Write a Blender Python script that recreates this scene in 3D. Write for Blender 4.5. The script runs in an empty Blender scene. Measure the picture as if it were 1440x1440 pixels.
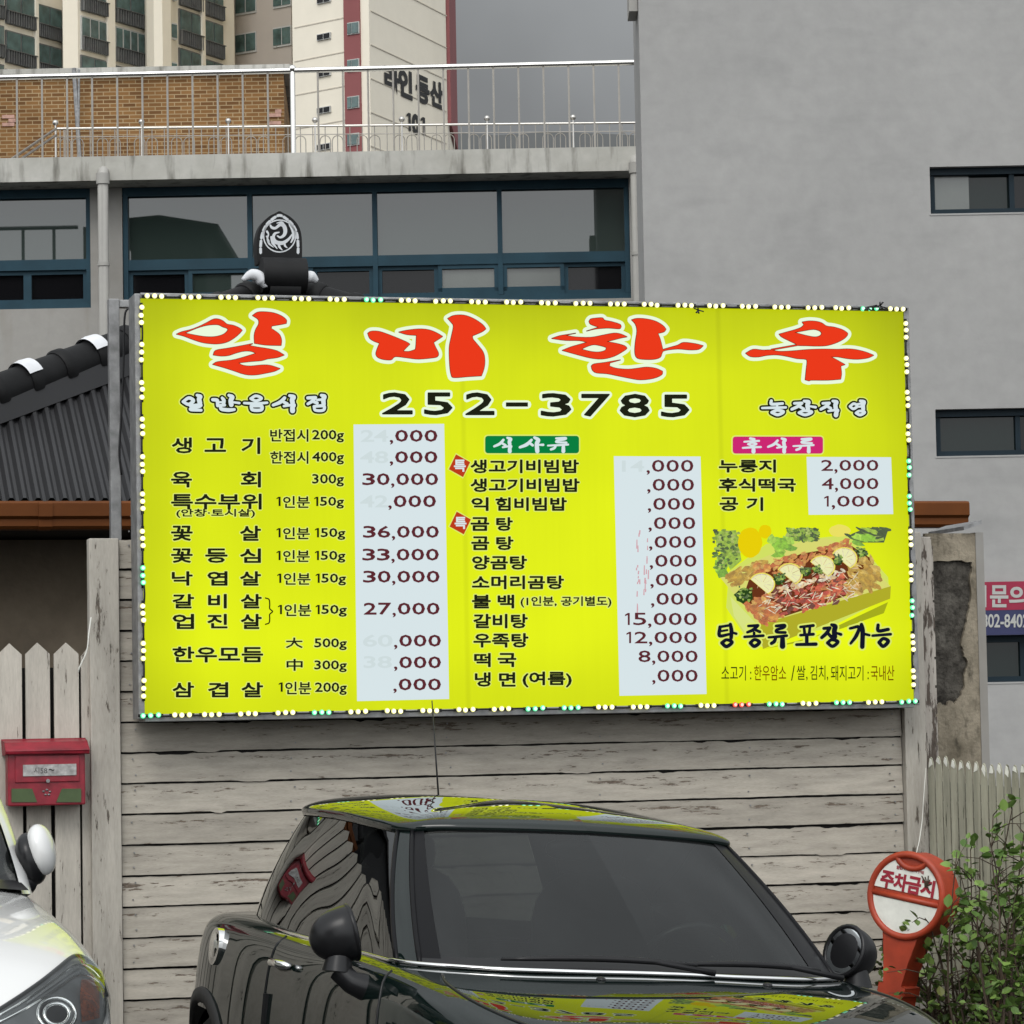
import bpy, math, random
import numpy as np
from math import sin, cos, pi, radians
from mathutils import Vector, Matrix
from mathutils.geometry import tessellate_polygon
from mathutils.bvhtree import BVHTree

# ------------------------------------------------------------------ camera, world, sun, exposure
scene = bpy.context.scene
COL = scene.collection
F_PX = 4320.0
YAW, PITCH, ROLL = radians(15.0), radians(3.84), radians(-1.077)
C = np.array([0.0, -12.8, 1.68])
Fh = np.array([sin(YAW), cos(YAW), 0.0])
Rh = np.array([cos(YAW), -sin(YAW), 0.0])
FW = np.array([sin(YAW) * cos(PITCH), cos(YAW) * cos(PITCH), sin(PITCH)])
_up = np.cross(Rh, FW)
RT = cos(ROLL) * Rh + sin(ROLL) * _up
UP = -sin(ROLL) * Rh + cos(ROLL) * _up
cam_data = bpy.data.cameras.new('camera')
cam_data.sensor_width = 36.0
cam_data.lens = 36.0 * F_PX / 1440.0
cam_data.clip_start = 0.1
cam_data.clip_end = 3000.0
cam = bpy.data.objects.new('camera', cam_data)
COL.objects.link(cam)
cam.matrix_world = Matrix(((RT[0], UP[0], -FW[0], C[0]), (RT[1], UP[1], -FW[1], C[1]), (RT[2], UP[2], -FW[2], C[2]), (0, 0, 0, 1)))
scene.camera = cam
scene.view_settings.view_transform = 'Standard'
scene.view_settings.look = 'None'
scene.view_settings.exposure = 0.0
scene.view_settings.gamma = 1.0
scene.cycles.max_bounces = 10
scene.cycles.transparent_max_bounces = 12
scene.cycles.caustics_reflective = False
scene.cycles.sample_clamp_indirect = 6.0

SUN_EL, SUN_AZ = radians(48), radians(205)       # azimuth measured clockwise from +Y
world = bpy.data.worlds.new('World')
scene.world = world
world.use_nodes = True
wn, wl = world.node_tree.nodes, world.node_tree.links
wn.clear()
w_out = wn.new('ShaderNodeOutputWorld')
w_bg = wn.new('ShaderNodeBackground')
w_sky = wn.new('ShaderNodeTexSky')
w_sky.sky_type = 'NISHITA'
w_sky.sun_disc = False
w_sky.sun_elevation = SUN_EL
w_sky.sun_rotation = SUN_AZ
w_sky.dust_density = 3.0
w_hsv = wn.new('ShaderNodeHueSaturation')
w_hsv.inputs['Saturation'].default_value = 0.10
w_tc = wn.new('ShaderNodeTexCoord')
w_dot = wn.new('ShaderNodeVectorMath'); w_dot.operation = 'DOT_PRODUCT'
w_dot.inputs[1].default_value = (-0.20, -0.75, 0.63)
w_noise = wn.new('ShaderNodeTexNoise'); w_noise.inputs['Scale'].default_value = 4.5; w_noise.inputs['Detail'].default_value = 5
w_na = wn.new('ShaderNodeMath'); w_na.operation = 'MULTIPLY_ADD'; w_na.inputs[1].default_value = 0.55; w_na.inputs[2].default_value = -0.275
w_add = wn.new('ShaderNodeMath'); w_add.operation = 'ADD'
w_map = wn.new('ShaderNodeMapRange')
w_map.inputs['From Min'].default_value = -0.72; w_map.inputs['From Max'].default_value = 0.9
w_map.inputs['To Min'].default_value = 0.23; w_map.inputs['To Max'].default_value = 2.3
w_mul = wn.new('ShaderNodeMix'); w_mul.data_type = 'RGBA'; w_mul.blend_type = 'MIX'; w_mul.inputs[0].default_value = 0.72
w_mul.inputs[7].default_value = (6.6, 6.9, 7.1, 1)   # even cloud deck in front of the clear sky
w_sc = wn.new('ShaderNodeVectorMath'); w_sc.operation = 'SCALE'
w_bg.inputs['Strength'].default_value = 0.11
wl.new(w_sky.outputs[0], w_hsv.inputs['Color'])
wl.new(w_hsv.outputs[0], w_mul.inputs[6])
wl.new(w_tc.outputs['Generated'], w_dot.inputs[0])
wl.new(w_tc.outputs['Generated'], w_noise.inputs['Vector'])
wl.new(w_noise.outputs[0], w_na.inputs[0])
wl.new(w_dot.outputs['Value'], w_add.inputs[0]); wl.new(w_na.outputs[0], w_add.inputs[1])
wl.new(w_add.outputs[0], w_map.inputs['Value'])
wl.new(w_mul.outputs[2], w_sc.inputs[0]); wl.new(w_map.outputs[0], w_sc.inputs['Scale'])
wl.new(w_sc.outputs[0], w_bg.inputs['Color'])
wl.new(w_bg.outputs[0], w_out.inputs['Surface'])

sun_data = bpy.data.lights.new('sun', 'SUN')
sun_data.energy = 0.85
sun_data.angle = radians(25)
sun_data.color = (1.0, 0.96, 0.9)
sun = bpy.data.objects.new('sun', sun_data)
COL.objects.link(sun)
_sd = Vector((sin(SUN_AZ) * cos(SUN_EL), cos(SUN_AZ) * cos(SUN_EL), sin(SUN_EL)))
sun.rotation_euler = _sd.to_track_quat('Z', 'Y').to_euler()

# ------------------------------------------------------------------ pixel geometry (used to read sizes and places off the photograph)
def ray(x, y): return FW + (x - 720) / F_PX * RT - (y - 720) / F_PX * UP
def onY(x, y, Y=0.0):
    d = ray(x, y); return C + d * (Y - C[1]) / d[1]
def dep(x, y, D):
    d = ray(x, y); return C + d * D / (d @ Fh)
def V(x, y, D):
    P = dep(x, y, D); return np.array([(P - C) @ Rh, D, P[2]])
def vrect(x0, y0, x1, y1, D):
    ym, xm = (y0 + y1) / 2, (x0 + x1) / 2
    return V(x0, ym, D)[0], V(x1, ym, D)[0], V(xm, y1, D)[2], V(xm, y0, D)[2]

# ------------------------------------------------------------------ helpers
OFF = {}
def tag(o, label=None, cat=None, group=None, kind=None):
    if label: o['label'] = label
    if cat: o['category'] = cat
    if group: o['group'] = group
    if kind: o['kind'] = kind
    return o
def thing(name, label, cat, loc=(0, 0, 0), group=None):
    o = bpy.data.objects.new(name, None); COL.objects.link(o)
    o.location = loc; OFF[o.name] = np.array(loc, float)
    o.empty_display_size = 0.2
    return tag(o, label, cat, group)
def vthing(name, label, cat, px, D, group=None):
    """a thing square to the street the photographer stands in: local X runs to the right, local Y away from the camera"""
    xr = V(px, 1000, D)[0]
    o = bpy.data.objects.new(name, None); COL.objects.link(o)
    w = C + xr * Rh + D * Fh
    o.location = (w[0], w[1], 0); o.rotation_euler = (0, 0, -YAW)
    OFF[o.name] = np.array([xr, D, 0.0]); o.empty_display_size = 0.2
    return tag(o, label, cat, group)

class MB:
    def __init__(s): s.v, s.f, s.m = [], [], []
    def add(s, vs, fs, mi=0):
        b = len(s.v); s.v += [tuple(map(float, p)) for p in vs]
        s.f += [tuple(b + i for i in f) for f in fs]; s.m += [mi] * len(fs)
        return s
    def box(s, x0, x1, y0, y1, z0, z1, mi=0):
        vs = [(x, y, z) for z in (z0, z1) for y in (y0, y1) for x in (x0, x1)]
        return s.add(vs, [(0, 2, 3, 1), (4, 5, 7, 6), (0, 1, 5, 4), (2, 6, 7, 3), (0, 4, 6, 2), (1, 3, 7, 5)], mi)
    def hexa(s, p, mi=0):      # p: 4 bottom points (ccw), 4 top points
        return s.add(p, [(3, 2, 1, 0), (4, 5, 6, 7), (0, 1, 5, 4), (1, 2, 6, 5), (2, 3, 7, 6), (3, 0, 4, 7)], mi)
    def prism(s, base, d, mi=0):   # base polygon (3d points), extruded by vector d
        n = len(base); b = np.array(base, float); t = b + np.array(d, float)
        tri = tessellate_polygon([[Vector(p) for p in b]])
        fs = [tuple(x) for x in tri] + [tuple(n + i for i in x[::-1]) for x in tri]
        fs += [(i, (i + 1) % n, n + (i + 1) % n, n + i) for i in range(n)]
        return s.add(list(b) + list(t), fs, mi)
    def tube(s, pts, r, n=8, mi=0, cap=True, closed=False):
        P = np.array(pts, float); m = len(P); vs = []
        rr = r if hasattr(r, '__len__') else [r] * m
        pr = None
        for i in range(m):
            a, b = (P[(i - 1) % m], P[(i + 1) % m]) if closed else (P[max(i - 1, 0)], P[min(i + 1, m - 1)])
            t = b - a; t = t / (np.linalg.norm(t) + 1e-12)
            if pr is None:
                h = np.array([0, 0, 1.0]) if abs(t[2]) < .9 else np.array([1.0, 0, 0])
                u = np.cross(h, t)
            else: u = pr - (pr @ t) * t
            u = u / (np.linalg.norm(u) + 1e-12); pr = u; w = np.cross(t, u)
            vs += [P[i] + rr[i] * (cos(2 * pi * k / n) * u + sin(2 * pi * k / n) * w) for k in range(n)]
        fs = []
        for i in range(m if closed else m - 1):
            j = (i + 1) % m
            fs += [(i * n + k, i * n + (k + 1) % n, j * n + (k + 1) % n, j * n + k) for k in range(n)]
        if cap and not closed:
            fs += [tuple(range(n))[::-1], tuple((m - 1) * n + k for k in range(n))]
        return s.add(vs, fs, mi)
    def grid(s, A, mi=0, keep=None):    # A: (a,b,3) array
        a, b = A.shape[:2]; fs = []
        for i in range(a - 1):
            for j in range(b - 1):
                if keep is not None and not keep(A[i:i + 2, j:j + 2].reshape(-1, 3).mean(0)): continue
                fs.append((i * b + j, i * b + j + 1, (i + 1) * b + j + 1, (i + 1) * b + j))
        return s.add(A.reshape(-1, 3), fs, mi)
    def ball(s, c, r, nu=10, nv=16, M=None, p=1.0, mi=0):
        r = np.array(r if hasattr(r, '__len__') else [r] * 3, float); vs = []
        sg = lambda x: math.copysign(abs(x) ** p, x)
        for i in range(nu + 1):
            th = pi * i / nu
            for j in range(nv):
                ph = 2 * pi * j / nv
                q = np.array([sg(sin(th)) * sg(cos(ph)), sg(sin(th)) * sg(sin(ph)), sg(cos(th))]) * r
                if M is not None: q = M @ q
                vs.append(np.array(c) + q)
        fs = [(i * nv + j, (i + 1) * nv + j, (i + 1) * nv + (j + 1) % nv, i * nv + (j + 1) % nv) for i in range(nu) for j in range(nv)]
        return s.add(vs, fs, mi)
    def build(s, name, mat, parent=None, smooth=False, bevel=0.0, label=None, sharp=None):
        me = bpy.data.meshes.new(name)
        v = np.array(s.v, float)
        off = OFF.get(parent.name, np.zeros(3)) if parent else np.zeros(3)
        loc = np.zeros(3)
        if not parent:
            loc = np.array([(v[:, 0].min() + v[:, 0].max()) / 2, (v[:, 1].min() + v[:, 1].max()) / 2, v[:, 2].min()])
            off = loc
        me.from_pydata([tuple(p) for p in v - off], [], s.f)
        mats = mat if isinstance(mat, (list, tuple)) else [mat]
        for m in mats: me.materials.append(m)
        if len(mats) > 1: me.polygons.foreach_set('material_index', s.m)
        me.validate(); me.update()
        if smooth:
            me.polygons.foreach_set('use_smooth', [True] * len(me.polygons))
            if sharp: me.set_sharp_from_angle(angle=radians(sharp))
        o = bpy.data.objects.new(name, me); COL.objects.link(o)
        if parent:
            o.parent = parent; OFF[o.name] = off
        else: o.location = loc
        if bevel:
            b = o.modifiers.new('bevel', 'BEVEL'); b.width = bevel; b.segments = 2; b.limit_method = 'ANGLE'
        if label: o['label'] = label
        return o

def catmull(P, t):
    P = np.asarray(P, float); n = len(P); t = np.atleast_1d(t); out = []
    for x in t:
        i = int(min(max(math.floor(x), 0), n - 2)); u = x - i
        p1, p2 = P[i], P[i + 1]
        p0 = P[i - 1] if i > 0 else 2 * p1 - p2
        p3 = P[i + 2] if i + 2 < n else 2 * p2 - p1
        out.append(.5 * (2 * p1 + (p2 - p0) * u + (2 * p0 - 5 * p1 + 4 * p2 - p3) * u * u + (3 * p1 - p0 - 3 * p2 + p3) * u ** 3))
    return np.array(out)
def smooth_pts(P, k=6): return catmull(P, np.linspace(0, len(P) - 1, (len(P) - 1) * k + 1))
def surf(G, nu, nv):
    G = np.asarray(G, float); a, b = G.shape[:2]
    A = catmull(G, np.linspace(0, a - 1, nu)); A = A.transpose(1, 0, 2)
    return catmull(A, np.linspace(0, b - 1, nv)).transpose(1, 0, 2)

# ------------------------------------------------------------------ materials
def newmat(name):
    m = bpy.data.materials.new(name); m.use_nodes = True
    nt = m.node_tree; b = nt.nodes['Principled BSDF']
    return m, nt.nodes, nt.links, b
def setp(b, **k):
    for n, v in k.items():
        i = b.inputs[n.replace('_', ' ')]
        i.default_value = v
def rgba(c): return (c[0], c[1], c[2], 1.0)
def noise_node(n, l, scale=5, detail=5, stretch=(1, 1, 1), rough=.55, dist=0.0, coords='Object'):
    tc = n.new('ShaderNodeTexCoord'); mp = n.new('ShaderNodeMapping'); mp.inputs['Scale'].default_value = stretch
    t = n.new('ShaderNodeTexNoise'); t.inputs['Scale'].default_value = scale; t.inputs['Detail'].default_value = detail
    t.inputs['Roughness'].default_value = rough; t.inputs['Distortion'].default_value = dist
    l.new(tc.outputs[coords], mp.inputs[0]); l.new(mp.outputs[0], t.inputs['Vector'])
    return t
def ramp(n, l, src, lo, hi, c0=(0, 0, 0), c1=(1, 1, 1)):
    r = n.new('ShaderNodeValToRGB'); e = r.color_ramp.elements
    e[0].position, e[1].position = lo, hi; e[0].color, e[1].color = rgba(c0), rgba(c1)
    l.new(src, r.inputs[0]); return r
def mixc(n, l, fac, a, b, blend='MIX'):
    m = n.new('ShaderNodeMix'); m.data_type = 'RGBA'; m.blend_type = blend
    for sock, v in ((0, fac), (6, a), (7, b)):
        if hasattr(v, 'links') or hasattr(v, 'is_linked'): l.new(v, m.inputs[sock])
        elif sock == 0: m.inputs[0].default_value = v
        else: m.inputs[sock].default_value = rgba(v)
    return m.outputs[2]
def bump(n, l, b, src, strength=.2, dist=.01):
    u = n.new('ShaderNodeBump'); u.inputs['Strength'].default_value = strength; u.inputs['Distance'].default_value = dist
    l.new(src, u.inputs['Height']); l.new(u.outputs[0], b.inputs['Normal'])
def plain(name, c, rough=.5, metal=0.0, var=.12, scale=6, coat=0.0, spec=.5, bmp=0.0, emit=None, es=1.0):
    m, n, l, b = newmat(name)
    setp(b, Base_Color=rgba(c), Roughness=rough, Metallic=metal, Coat_Weight=coat, Specular_IOR_Level=spec)
    if coat: b.inputs['Coat Roughness'].default_value = .02
    if var:
        t = noise_node(n, l, scale, 6)
        r = ramp(n, l, t.outputs[0], .3, .7, [x * (1 - var) for x in c], [min(1, x * (1 + var)) for x in c])
        l.new(r.outputs[0], b.inputs['Base Color'])
        if bmp: bump(n, l, b, t.outputs[0], bmp)
    if emit: setp(b, Emission_Color=rgba(emit), Emission_Strength=es)
    return m
def glow(name, c, s=1.0, base=None):
    m, n, l, b = newmat(name)
    setp(b, Base_Color=rgba(base or (0.0, 0.0, 0.0)), Roughness=.5, Emission_Color=rgba(c), Emission_Strength=s, Specular_IOR_Level=.2)
    return m
def stained(name, c, c2, rough=.85, scale=1.2, fine=25, streak=(1, 1, .12), amt=.55, bmp=.25, dark=(.05, .045, .04), dk=.35):
    """weathered plaster or concrete: broad blotches, fine grain, vertical run-off streaks"""
    m, n, l, b = newmat(name)
    t1 = noise_node(n, l, scale, 8, dist=.4)
    t2 = noise_node(n, l, fine, 6)
    t3 = noise_node(n, l, scale * 4, 7, streak)
    a = mixc(n, l, ramp(n, l, t1.outputs[0], .35, .68).outputs[0], c, c2)
    f = n.new('ShaderNodeMath'); f.operation = 'MULTIPLY'; f.inputs[1].default_value = dk
    l.new(ramp(n, l, t3.outputs[0], .52, .78).outputs[0], f.inputs[0])
    a = mixc(n, l, f.outputs[0], a, dark)
    a = mixc(n, l, amt * .4, a, ramp(n, l, t2.outputs[0], .3, .75, (.45, .45, .45), (1, 1, 1)).outputs[0], 'MULTIPLY')
    l.new(a, b.inputs['Base Color']); setp(b, Roughness=rough, Specular_IOR_Level=.25)
    bump(n, l, b, t2.outputs[0], bmp, .01)
    return m
def peeling(name, paint, wood, stretch, lo=.60, hi=.66, scale=6, dirt=.3, isl=.16, edge=None):
    """painted boards with flaked-off patches drawn out along the grain"""
    m, n, l, b = newmat(name)
    t1 = noise_node(n, l, scale, 9, stretch, .68, .3)
    t2 = noise_node(n, l, scale * .35, 5, stretch)
    t3 = noise_node(n, l, scale * 3.5, 6, stretch)
    geo = n.new('ShaderNodeNewGeometry')
    oi = n.new('ShaderNodeMapRange'); oi.inputs['To Min'].default_value = 1 - isl; oi.inputs['To Max'].default_value = 1 + isl * .5
    l.new(geo.outputs['Random Per Island'], oi.inputs['Value'])
    hs = n.new('ShaderNodeVectorMath'); hs.operation = 'SCALE'
    base = mixc(n, l, ramp(n, l, t2.outputs[0], .35, .7).outputs[0], paint, [x * (1 - dirt) for x in paint])
    base = mixc(n, l, .35, base, ramp(n, l, t3.outputs[0], .3, .7, (.55, .54, .52), (1, 1, 1)).outputs[0], 'MULTIPLY')
    l.new(base, hs.inputs[0]); l.new(oi.outputs[0], hs.inputs['Scale'])
    ad = n.new('ShaderNodeMath'); ad.operation = 'MULTIPLY_ADD'; ad.inputs[1].default_value = .45
    l.new(t2.outputs[0], ad.inputs[0]); l.new(t1.outputs[0], ad.inputs[2])
    sb = n.new('ShaderNodeMath'); sb.operation = 'SUBTRACT'; sb.inputs[1].default_value = .225; l.new(ad.outputs[0], sb.inputs[0])
    src = sb.outputs[0]
    if edge:            # boards flake first along their upper and lower edges
        tc = n.new('ShaderNodeTexCoord'); sx = n.new('ShaderNodeSeparateXYZ'); l.new(tc.outputs['Object'], sx.inputs[0])
        fr = n.new('ShaderNodeMath'); fr.operation = 'MULTIPLY_ADD'; fr.inputs[1].default_value = 1 / edge[0]; fr.inputs[2].default_value = 40 - edge[1] / edge[0]; l.new(sx.outputs['Z'], fr.inputs[0])
        f2 = n.new('ShaderNodeMath'); f2.operation = 'FRACT'; l.new(fr.outputs[0], f2.inputs[0])
        cr = n.new('ShaderNodeValToRGB'); e = cr.color_ramp.elements; e[0].position = 0; e[0].color = (.5, .5, .5, 1); e[1].position = 1; e[1].color = (1, 1, 1, 1)
        for p_, v_ in ((.06, .2), (.16, .0), (.62, .0), (.80, .35), (.90, .75)):
            q = e.new(p_); q.color = (v_, v_, v_, 1)
        l.new(f2.outputs[0], cr.inputs[0])
        t4 = noise_node(n, l, 1.1, 3, (1, 1, 6)); g4 = ramp(n, l, t4.outputs[0], .38, .68)
        m4 = n.new('ShaderNodeMath'); m4.operation = 'MULTIPLY'; l.new(cr.outputs[0], m4.inputs[0]); l.new(g4.outputs[0], m4.inputs[1])
        ea = n.new('ShaderNodeMath'); ea.operation = 'MULTIPLY_ADD'; ea.inputs[1].default_value = .21; l.new(m4.outputs[0], ea.inputs[0]); l.new(src, ea.inputs[2]); src = ea.outputs[0]
    mask = ramp(n, l, src, lo, hi)
    wd = mixc(n, l, ramp(n, l, t3.outputs[0], .3, .7).outputs[0], wood, [x * 2.4 for x in wood])
    l.new(mixc(n, l, mask.outputs[0], hs.outputs[0], wd), b.inputs['Base Color'])
    setp(b, Roughness=.75, Specular_IOR_Level=.25)
    inv = n.new('ShaderNodeMath'); inv.operation = 'SUBTRACT'; inv.inputs[0].default_value = 1; l.new(mask.outputs[0], inv.inputs[1])
    bump(n, l, b, inv.outputs[0], .35, .004)
    return m
def glass(name, tint, ior=1.5, rough=.0):
    m, n, l, b = newmat(name); n.remove(b); out = n['Material Output']
    tr = n.new('ShaderNodeBsdfTransparent'); tr.inputs[0].default_value = rgba(tint)
    gl = n.new('ShaderNodeBsdfGlossy'); gl.inputs['Roughness'].default_value = rough; gl.inputs[0].default_value = (.95, .97, .97, 1)
    fr = n.new('ShaderNodeFresnel'); fr.inputs[0].default_value = ior
    mx = n.new('ShaderNodeMixShader'); l.new(fr.outputs[0], mx.inputs[0]); l.new(tr.outputs[0], mx.inputs[1]); l.new(gl.outputs[0], mx.inputs[2])
    l.new(mx.outputs[0], out.inputs[0]); return m
def pane(name, c, ior=2.0, rough=.03, var=.0):
    m = plain(name, c, rough, var=var, scale=1.2); b = m.node_tree.nodes['Principled BSDF']; b.inputs['IOR'].default_value = ior
    b.inputs['Specular IOR Level'].default_value = .5
    return m
def paint(name, c, rough=.25, coat=1.0, metal=0.0, flake=0.0):
    m, n, l, b = newmat(name)
    setp(b, Base_Color=rgba(c), Roughness=rough, Metallic=metal, Coat_Weight=coat, Coat_Roughness=.012, Coat_IOR=1.5, Specular_IOR_Level=.0 if max(c) < .1 else .3)
    return m

M = {}
M['asphalt'] = stained('asphalt', (.05, .05, .052), (.075, .073, .07), .9, .6, 60, (1, 1, 1), .8, .4)
M['board'] = peeling('peeling_white_board', (.49, .45, .385), (.085, .067, .052), (1.6, 8, 11), .65, .685, 9, .26, .2, (.1296, -.0213))
M['picket'] = peeling('peeling_white_picket', (.57, .53, .465), (.07, .06, .05), (12, 12, 1.6), .62, .67, 5, .22)
M['post'] = peeling('peeling_white_post', (.53, .495, .435), (.06, .05, .04), (9, 9, 1.6), .60, .65, 4.5, .25)
M['flaky'] = peeling('badly_flaking_post', (.50, .46, .41), (.05, .04, .033), (9, 9, 1.8), .50, .55, 4.5, .3)
M['mossy_picket'] = peeling('greenish_picket', (.43, .42, .33), (.05, .05, .035), (14, 14, 1.5), .63, .68, 4, .4)
M['dark_gap'] = plain('shade_black', (.012, .011, .01), .9, var=.2)  # near-black that stands in for shade inside the fence and board gaps
M['concrete'] = stained('weathered_concrete', (.54, .53, .49), (.36, .35, .31), .9, .8, 9, (2.2, 2.2, .35), .6, .25, (.05, .045, .03), 1.0)
M['plaster_grey'] = stained('grey_rendered_wall', (.365, .36, .35), (.33, .326, .318), .9, .6, 7, (.5, .5, 1.6), .5, .3, (.24, .24, .235), .4)
M['plaster_warm'] = stained('grey_beige_plaster', (.33, .32, .30), (.27, .255, .23), .9, .5, 10, (1.2, 1.2, .15), .4, .2, (.20, .165, .12), .7)
M['pillar_plaster'] = stained('old_beige_plaster', (.38, .33, .25), (.17, .145, .105), .92, 5.0, 50, (1.4, 1.4, .6), .9, .6, (.03, .026, .018), .9)
M['pillar_core'] = stained('bare_dark_concrete', (.034, .03, .025), (.15, .138, .118), .95, 11.0, 60, (1, 1, .7), 1.0, 1.0, (.014, .012, .01), .9)
M['shade_wall'] = stained('brown_grey_cement_wall', (.34, .275, .20), (.20, .16, .115), .95, 1.0, 18, (1, 1, .5), .6, .3)
M['navy'] = plain('blue_grey_window_frame', (.015, .047, .068), .5, var=.15, scale=3, spec=.2)
M['navy_dark'] = plain('dark_blue_window_frame', (.010, .020, .028), .5, var=.15, scale=3, spec=.15)
M['pane'] = pane('reflective_window_pane', (.026, .038, .033), 1.8, .008)
M['pane_deep'] = pane('deep_green_pane', (.006, .012, .011), 1.38)
M['pane_dark'] = pane('dark_window_pane', (.006, .006, .007), 1.35)
M['pane_frost'] = pane('dusty_window_pane', (.075, .085, .075), 1.8, .25, .25)
M['pane_green'] = pane('greenish_tower_pane', (.055, .10, .095), 1.7, .05, .5)
M['pipe'] = stained('pale_grey_drainpipe', (.40, .39, .36), (.34, .33, .31), .6, .6, 14, (1, 1, .3), .3, .1, (.2, .18, .15), .3)
M['steel'] = plain('stainless_steel', (.78, .76, .72), .16, 1.0, .05)
M['steel_dull'] = plain('weathered_steel', (.52, .50, .47), .3, .95, .1)
M['steel_thin'] = plain('brushed_steel_bar', (.34, .315, .28), .35, .9, .1)
M['iron'] = plain('galvanised_iron', (.26, .26, .26), .5, .6, .3, 20)
M['black'] = plain('black_plastic', (.010, .010, .011), .30, var=.1, spec=.3)
M['blackm'] = plain('matt_black_tile', (.007, .007, .0075), .6, var=.3, scale=8, spec=.22)
M['rubber'] = plain('rubber', (.012, .012, .012), .7, var=.2)
M['sheet'] = plain('dark_grey_roof_sheet', (.015, .015, .0165), .55, .0, .15, 3)
M['gutter'] = plain('brown_painted_gutter', (.115, .034, .005), .6, 0, .2, 3, spec=.2)
M['mortar'] = plain('white_roof_mortar', (.62, .63, .65), .8, 0, .08, 10)
M['white_emblem'] = plain('pale_emblem_relief', (.58, .60, .62), .55, 0, .1)
M['cream'] = stained('cream_apartment_wall', (.80, .74, .62), (.76, .70, .58), .9, .03, 1.2, (1, 1, .3), .2, 0, (.36, .33, .27), .3)
M['tan'] = stained('tan_apartment_wall', (.46, .41, .36), (.41, .365, .32), .9, .03, 1.0, (1, 1, .2), .2, 0, (.26, .23, .2), .3)
M['joint'] = plain('faint_wall_joint', (.52, .47, .39), .9, 0, .1)
M['red_stripe'] = plain('dull_red_wall_paint', (.23, .072, .072), .8, 0, .08, .3)
M['railing_dark'] = plain('balcony_rail_dark', (.11, .112, .11), .5, 0, .2, 2)
M['winframe_pale'] = plain('pale_window_frame', (.45, .45, .43), .5, 0, .1)
M['letter_black'] = plain('black_wall_lettering', (.018, .018, .018), .7, 0, .1)
M['hill'] = plain('far_grey_hill', (.14, .145, .145), 1.0, 0, .15, .01, spec=0)  # haze of distance is put into the hill's grey
M['chrome'] = plain('chrome', (.85, .85, .84), .06, 1.0, 0)
M['mirror'] = plain('mirror_glass', (.82, .84, .84), .01, 1.0, 0)
M['mini'] = paint('dark_green_metallic_paint', (.004, .009, .008), .4, 1.0)
M['frit'] = plain('black_screen_border', (.006, .006, .007), .3, var=0, spec=.12)
M['whitecar'] = paint('white_car_paint', (.66, .66, .65), .25, 1.0)
M['wind'] = glass('windscreen_glass', (.40, .44, .42), 1.47)
M['sideglass'] = glass('tinted_side_glass', (.10, .11, .11), 1.75)
M['lens'] = glass('clear_lamp_lens', (.85, .87, .87), 1.45)
M['seat'] = plain('dark_car_upholstery', (.06, .06, .062), .8, 0, .2)
M['curtain'] = plain('brown_patterned_cloth', (.16, .06, .03), .9, 0, .5, 30)
M['lamp_dark'] = plain('smoky_lamp_housing', (.13, .135, .14), .22, .3, .25, 12)
M['lamp_mid'] = plain('grey_reflector', (.42, .43, .44), .25, .8, .1, 8)
M['amber'] = plain('amber_reflector', (.16, .04, .015), .2, 0, .6, 60, coat=1)
M['mail_red'] = plain('faded_red_enamel', (.22, .010, .022), .42, 0, .3, 18, bmp=.1)
M['mail_green'] = plain('dull_green_window', (.055, .085, .030), .25, 0, .2, 12)
M['mail_plate'] = plain('worn_metal_plate', (.36, .35, .34), .5, .3, .4, 40)
M['orange'] = plain('sun_faded_orange_plastic', (.36, .042, .014), .5, 0, .25, 9, bmp=.08)
M['sign_white'] = plain('dirty_white_plate', (.74, .74, .68), .55, 0, .12, 14)
M['sign_red'] = plain('crimson_lettering', (.30, .012, .03), .6, 0, .1)
M['stem'] = plain('brown_stem', (.055, .036, .022), .8, 0, .3, 30)
M['ban_red'] = plain('crimson_banner_cloth', (.27, .010, .042), .7, 0, .08)
M['ban_navy'] = plain('navy_banner_cloth', (.022, .026, .085), .7, 0, .1)
M['ban_white'] = plain('pale_banner_print', (.40, .40, .38), .7, 0, .05)
M['across'] = plain('dark_house_wall', (.035, .036, .038), .9, 0, .3, .5)
M['across_win'] = pane('dark_house_pane', (.01, .012, .012), 1.5)
# leaves
def leaf_mat(name, a, b_, red=None):
    m, n, l, b = newmat(name)
    geo = n.new('ShaderNodeNewGeometry')
    r = n.new('ShaderNodeValToRGB'); e = r.color_ramp.elements
    e[0].color, e[1].color = rgba(a), rgba(b_)
    if red:
        x = r.color_ramp.elements.new(.94); x.color = rgba(b_); e[-1].position = 1.0; r.color_ramp.elements[-1].color = rgba(red)
    l.new(geo.outputs['Random Per Island'], r.inputs[0]); l.new(r.outputs[0], b.inputs['Base Color'])
    setp(b, Roughness=.5, Specular_IOR_Level=.3)
    return m
M['leaf'] = leaf_mat('green_leaf', (.045, .085, .018), (.14, .21, .045), (.16, .06, .03))
M['leaf2'] = leaf_mat('fresh_green_leaf', (.06, .12, .022), (.17, .27, .06))
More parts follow.
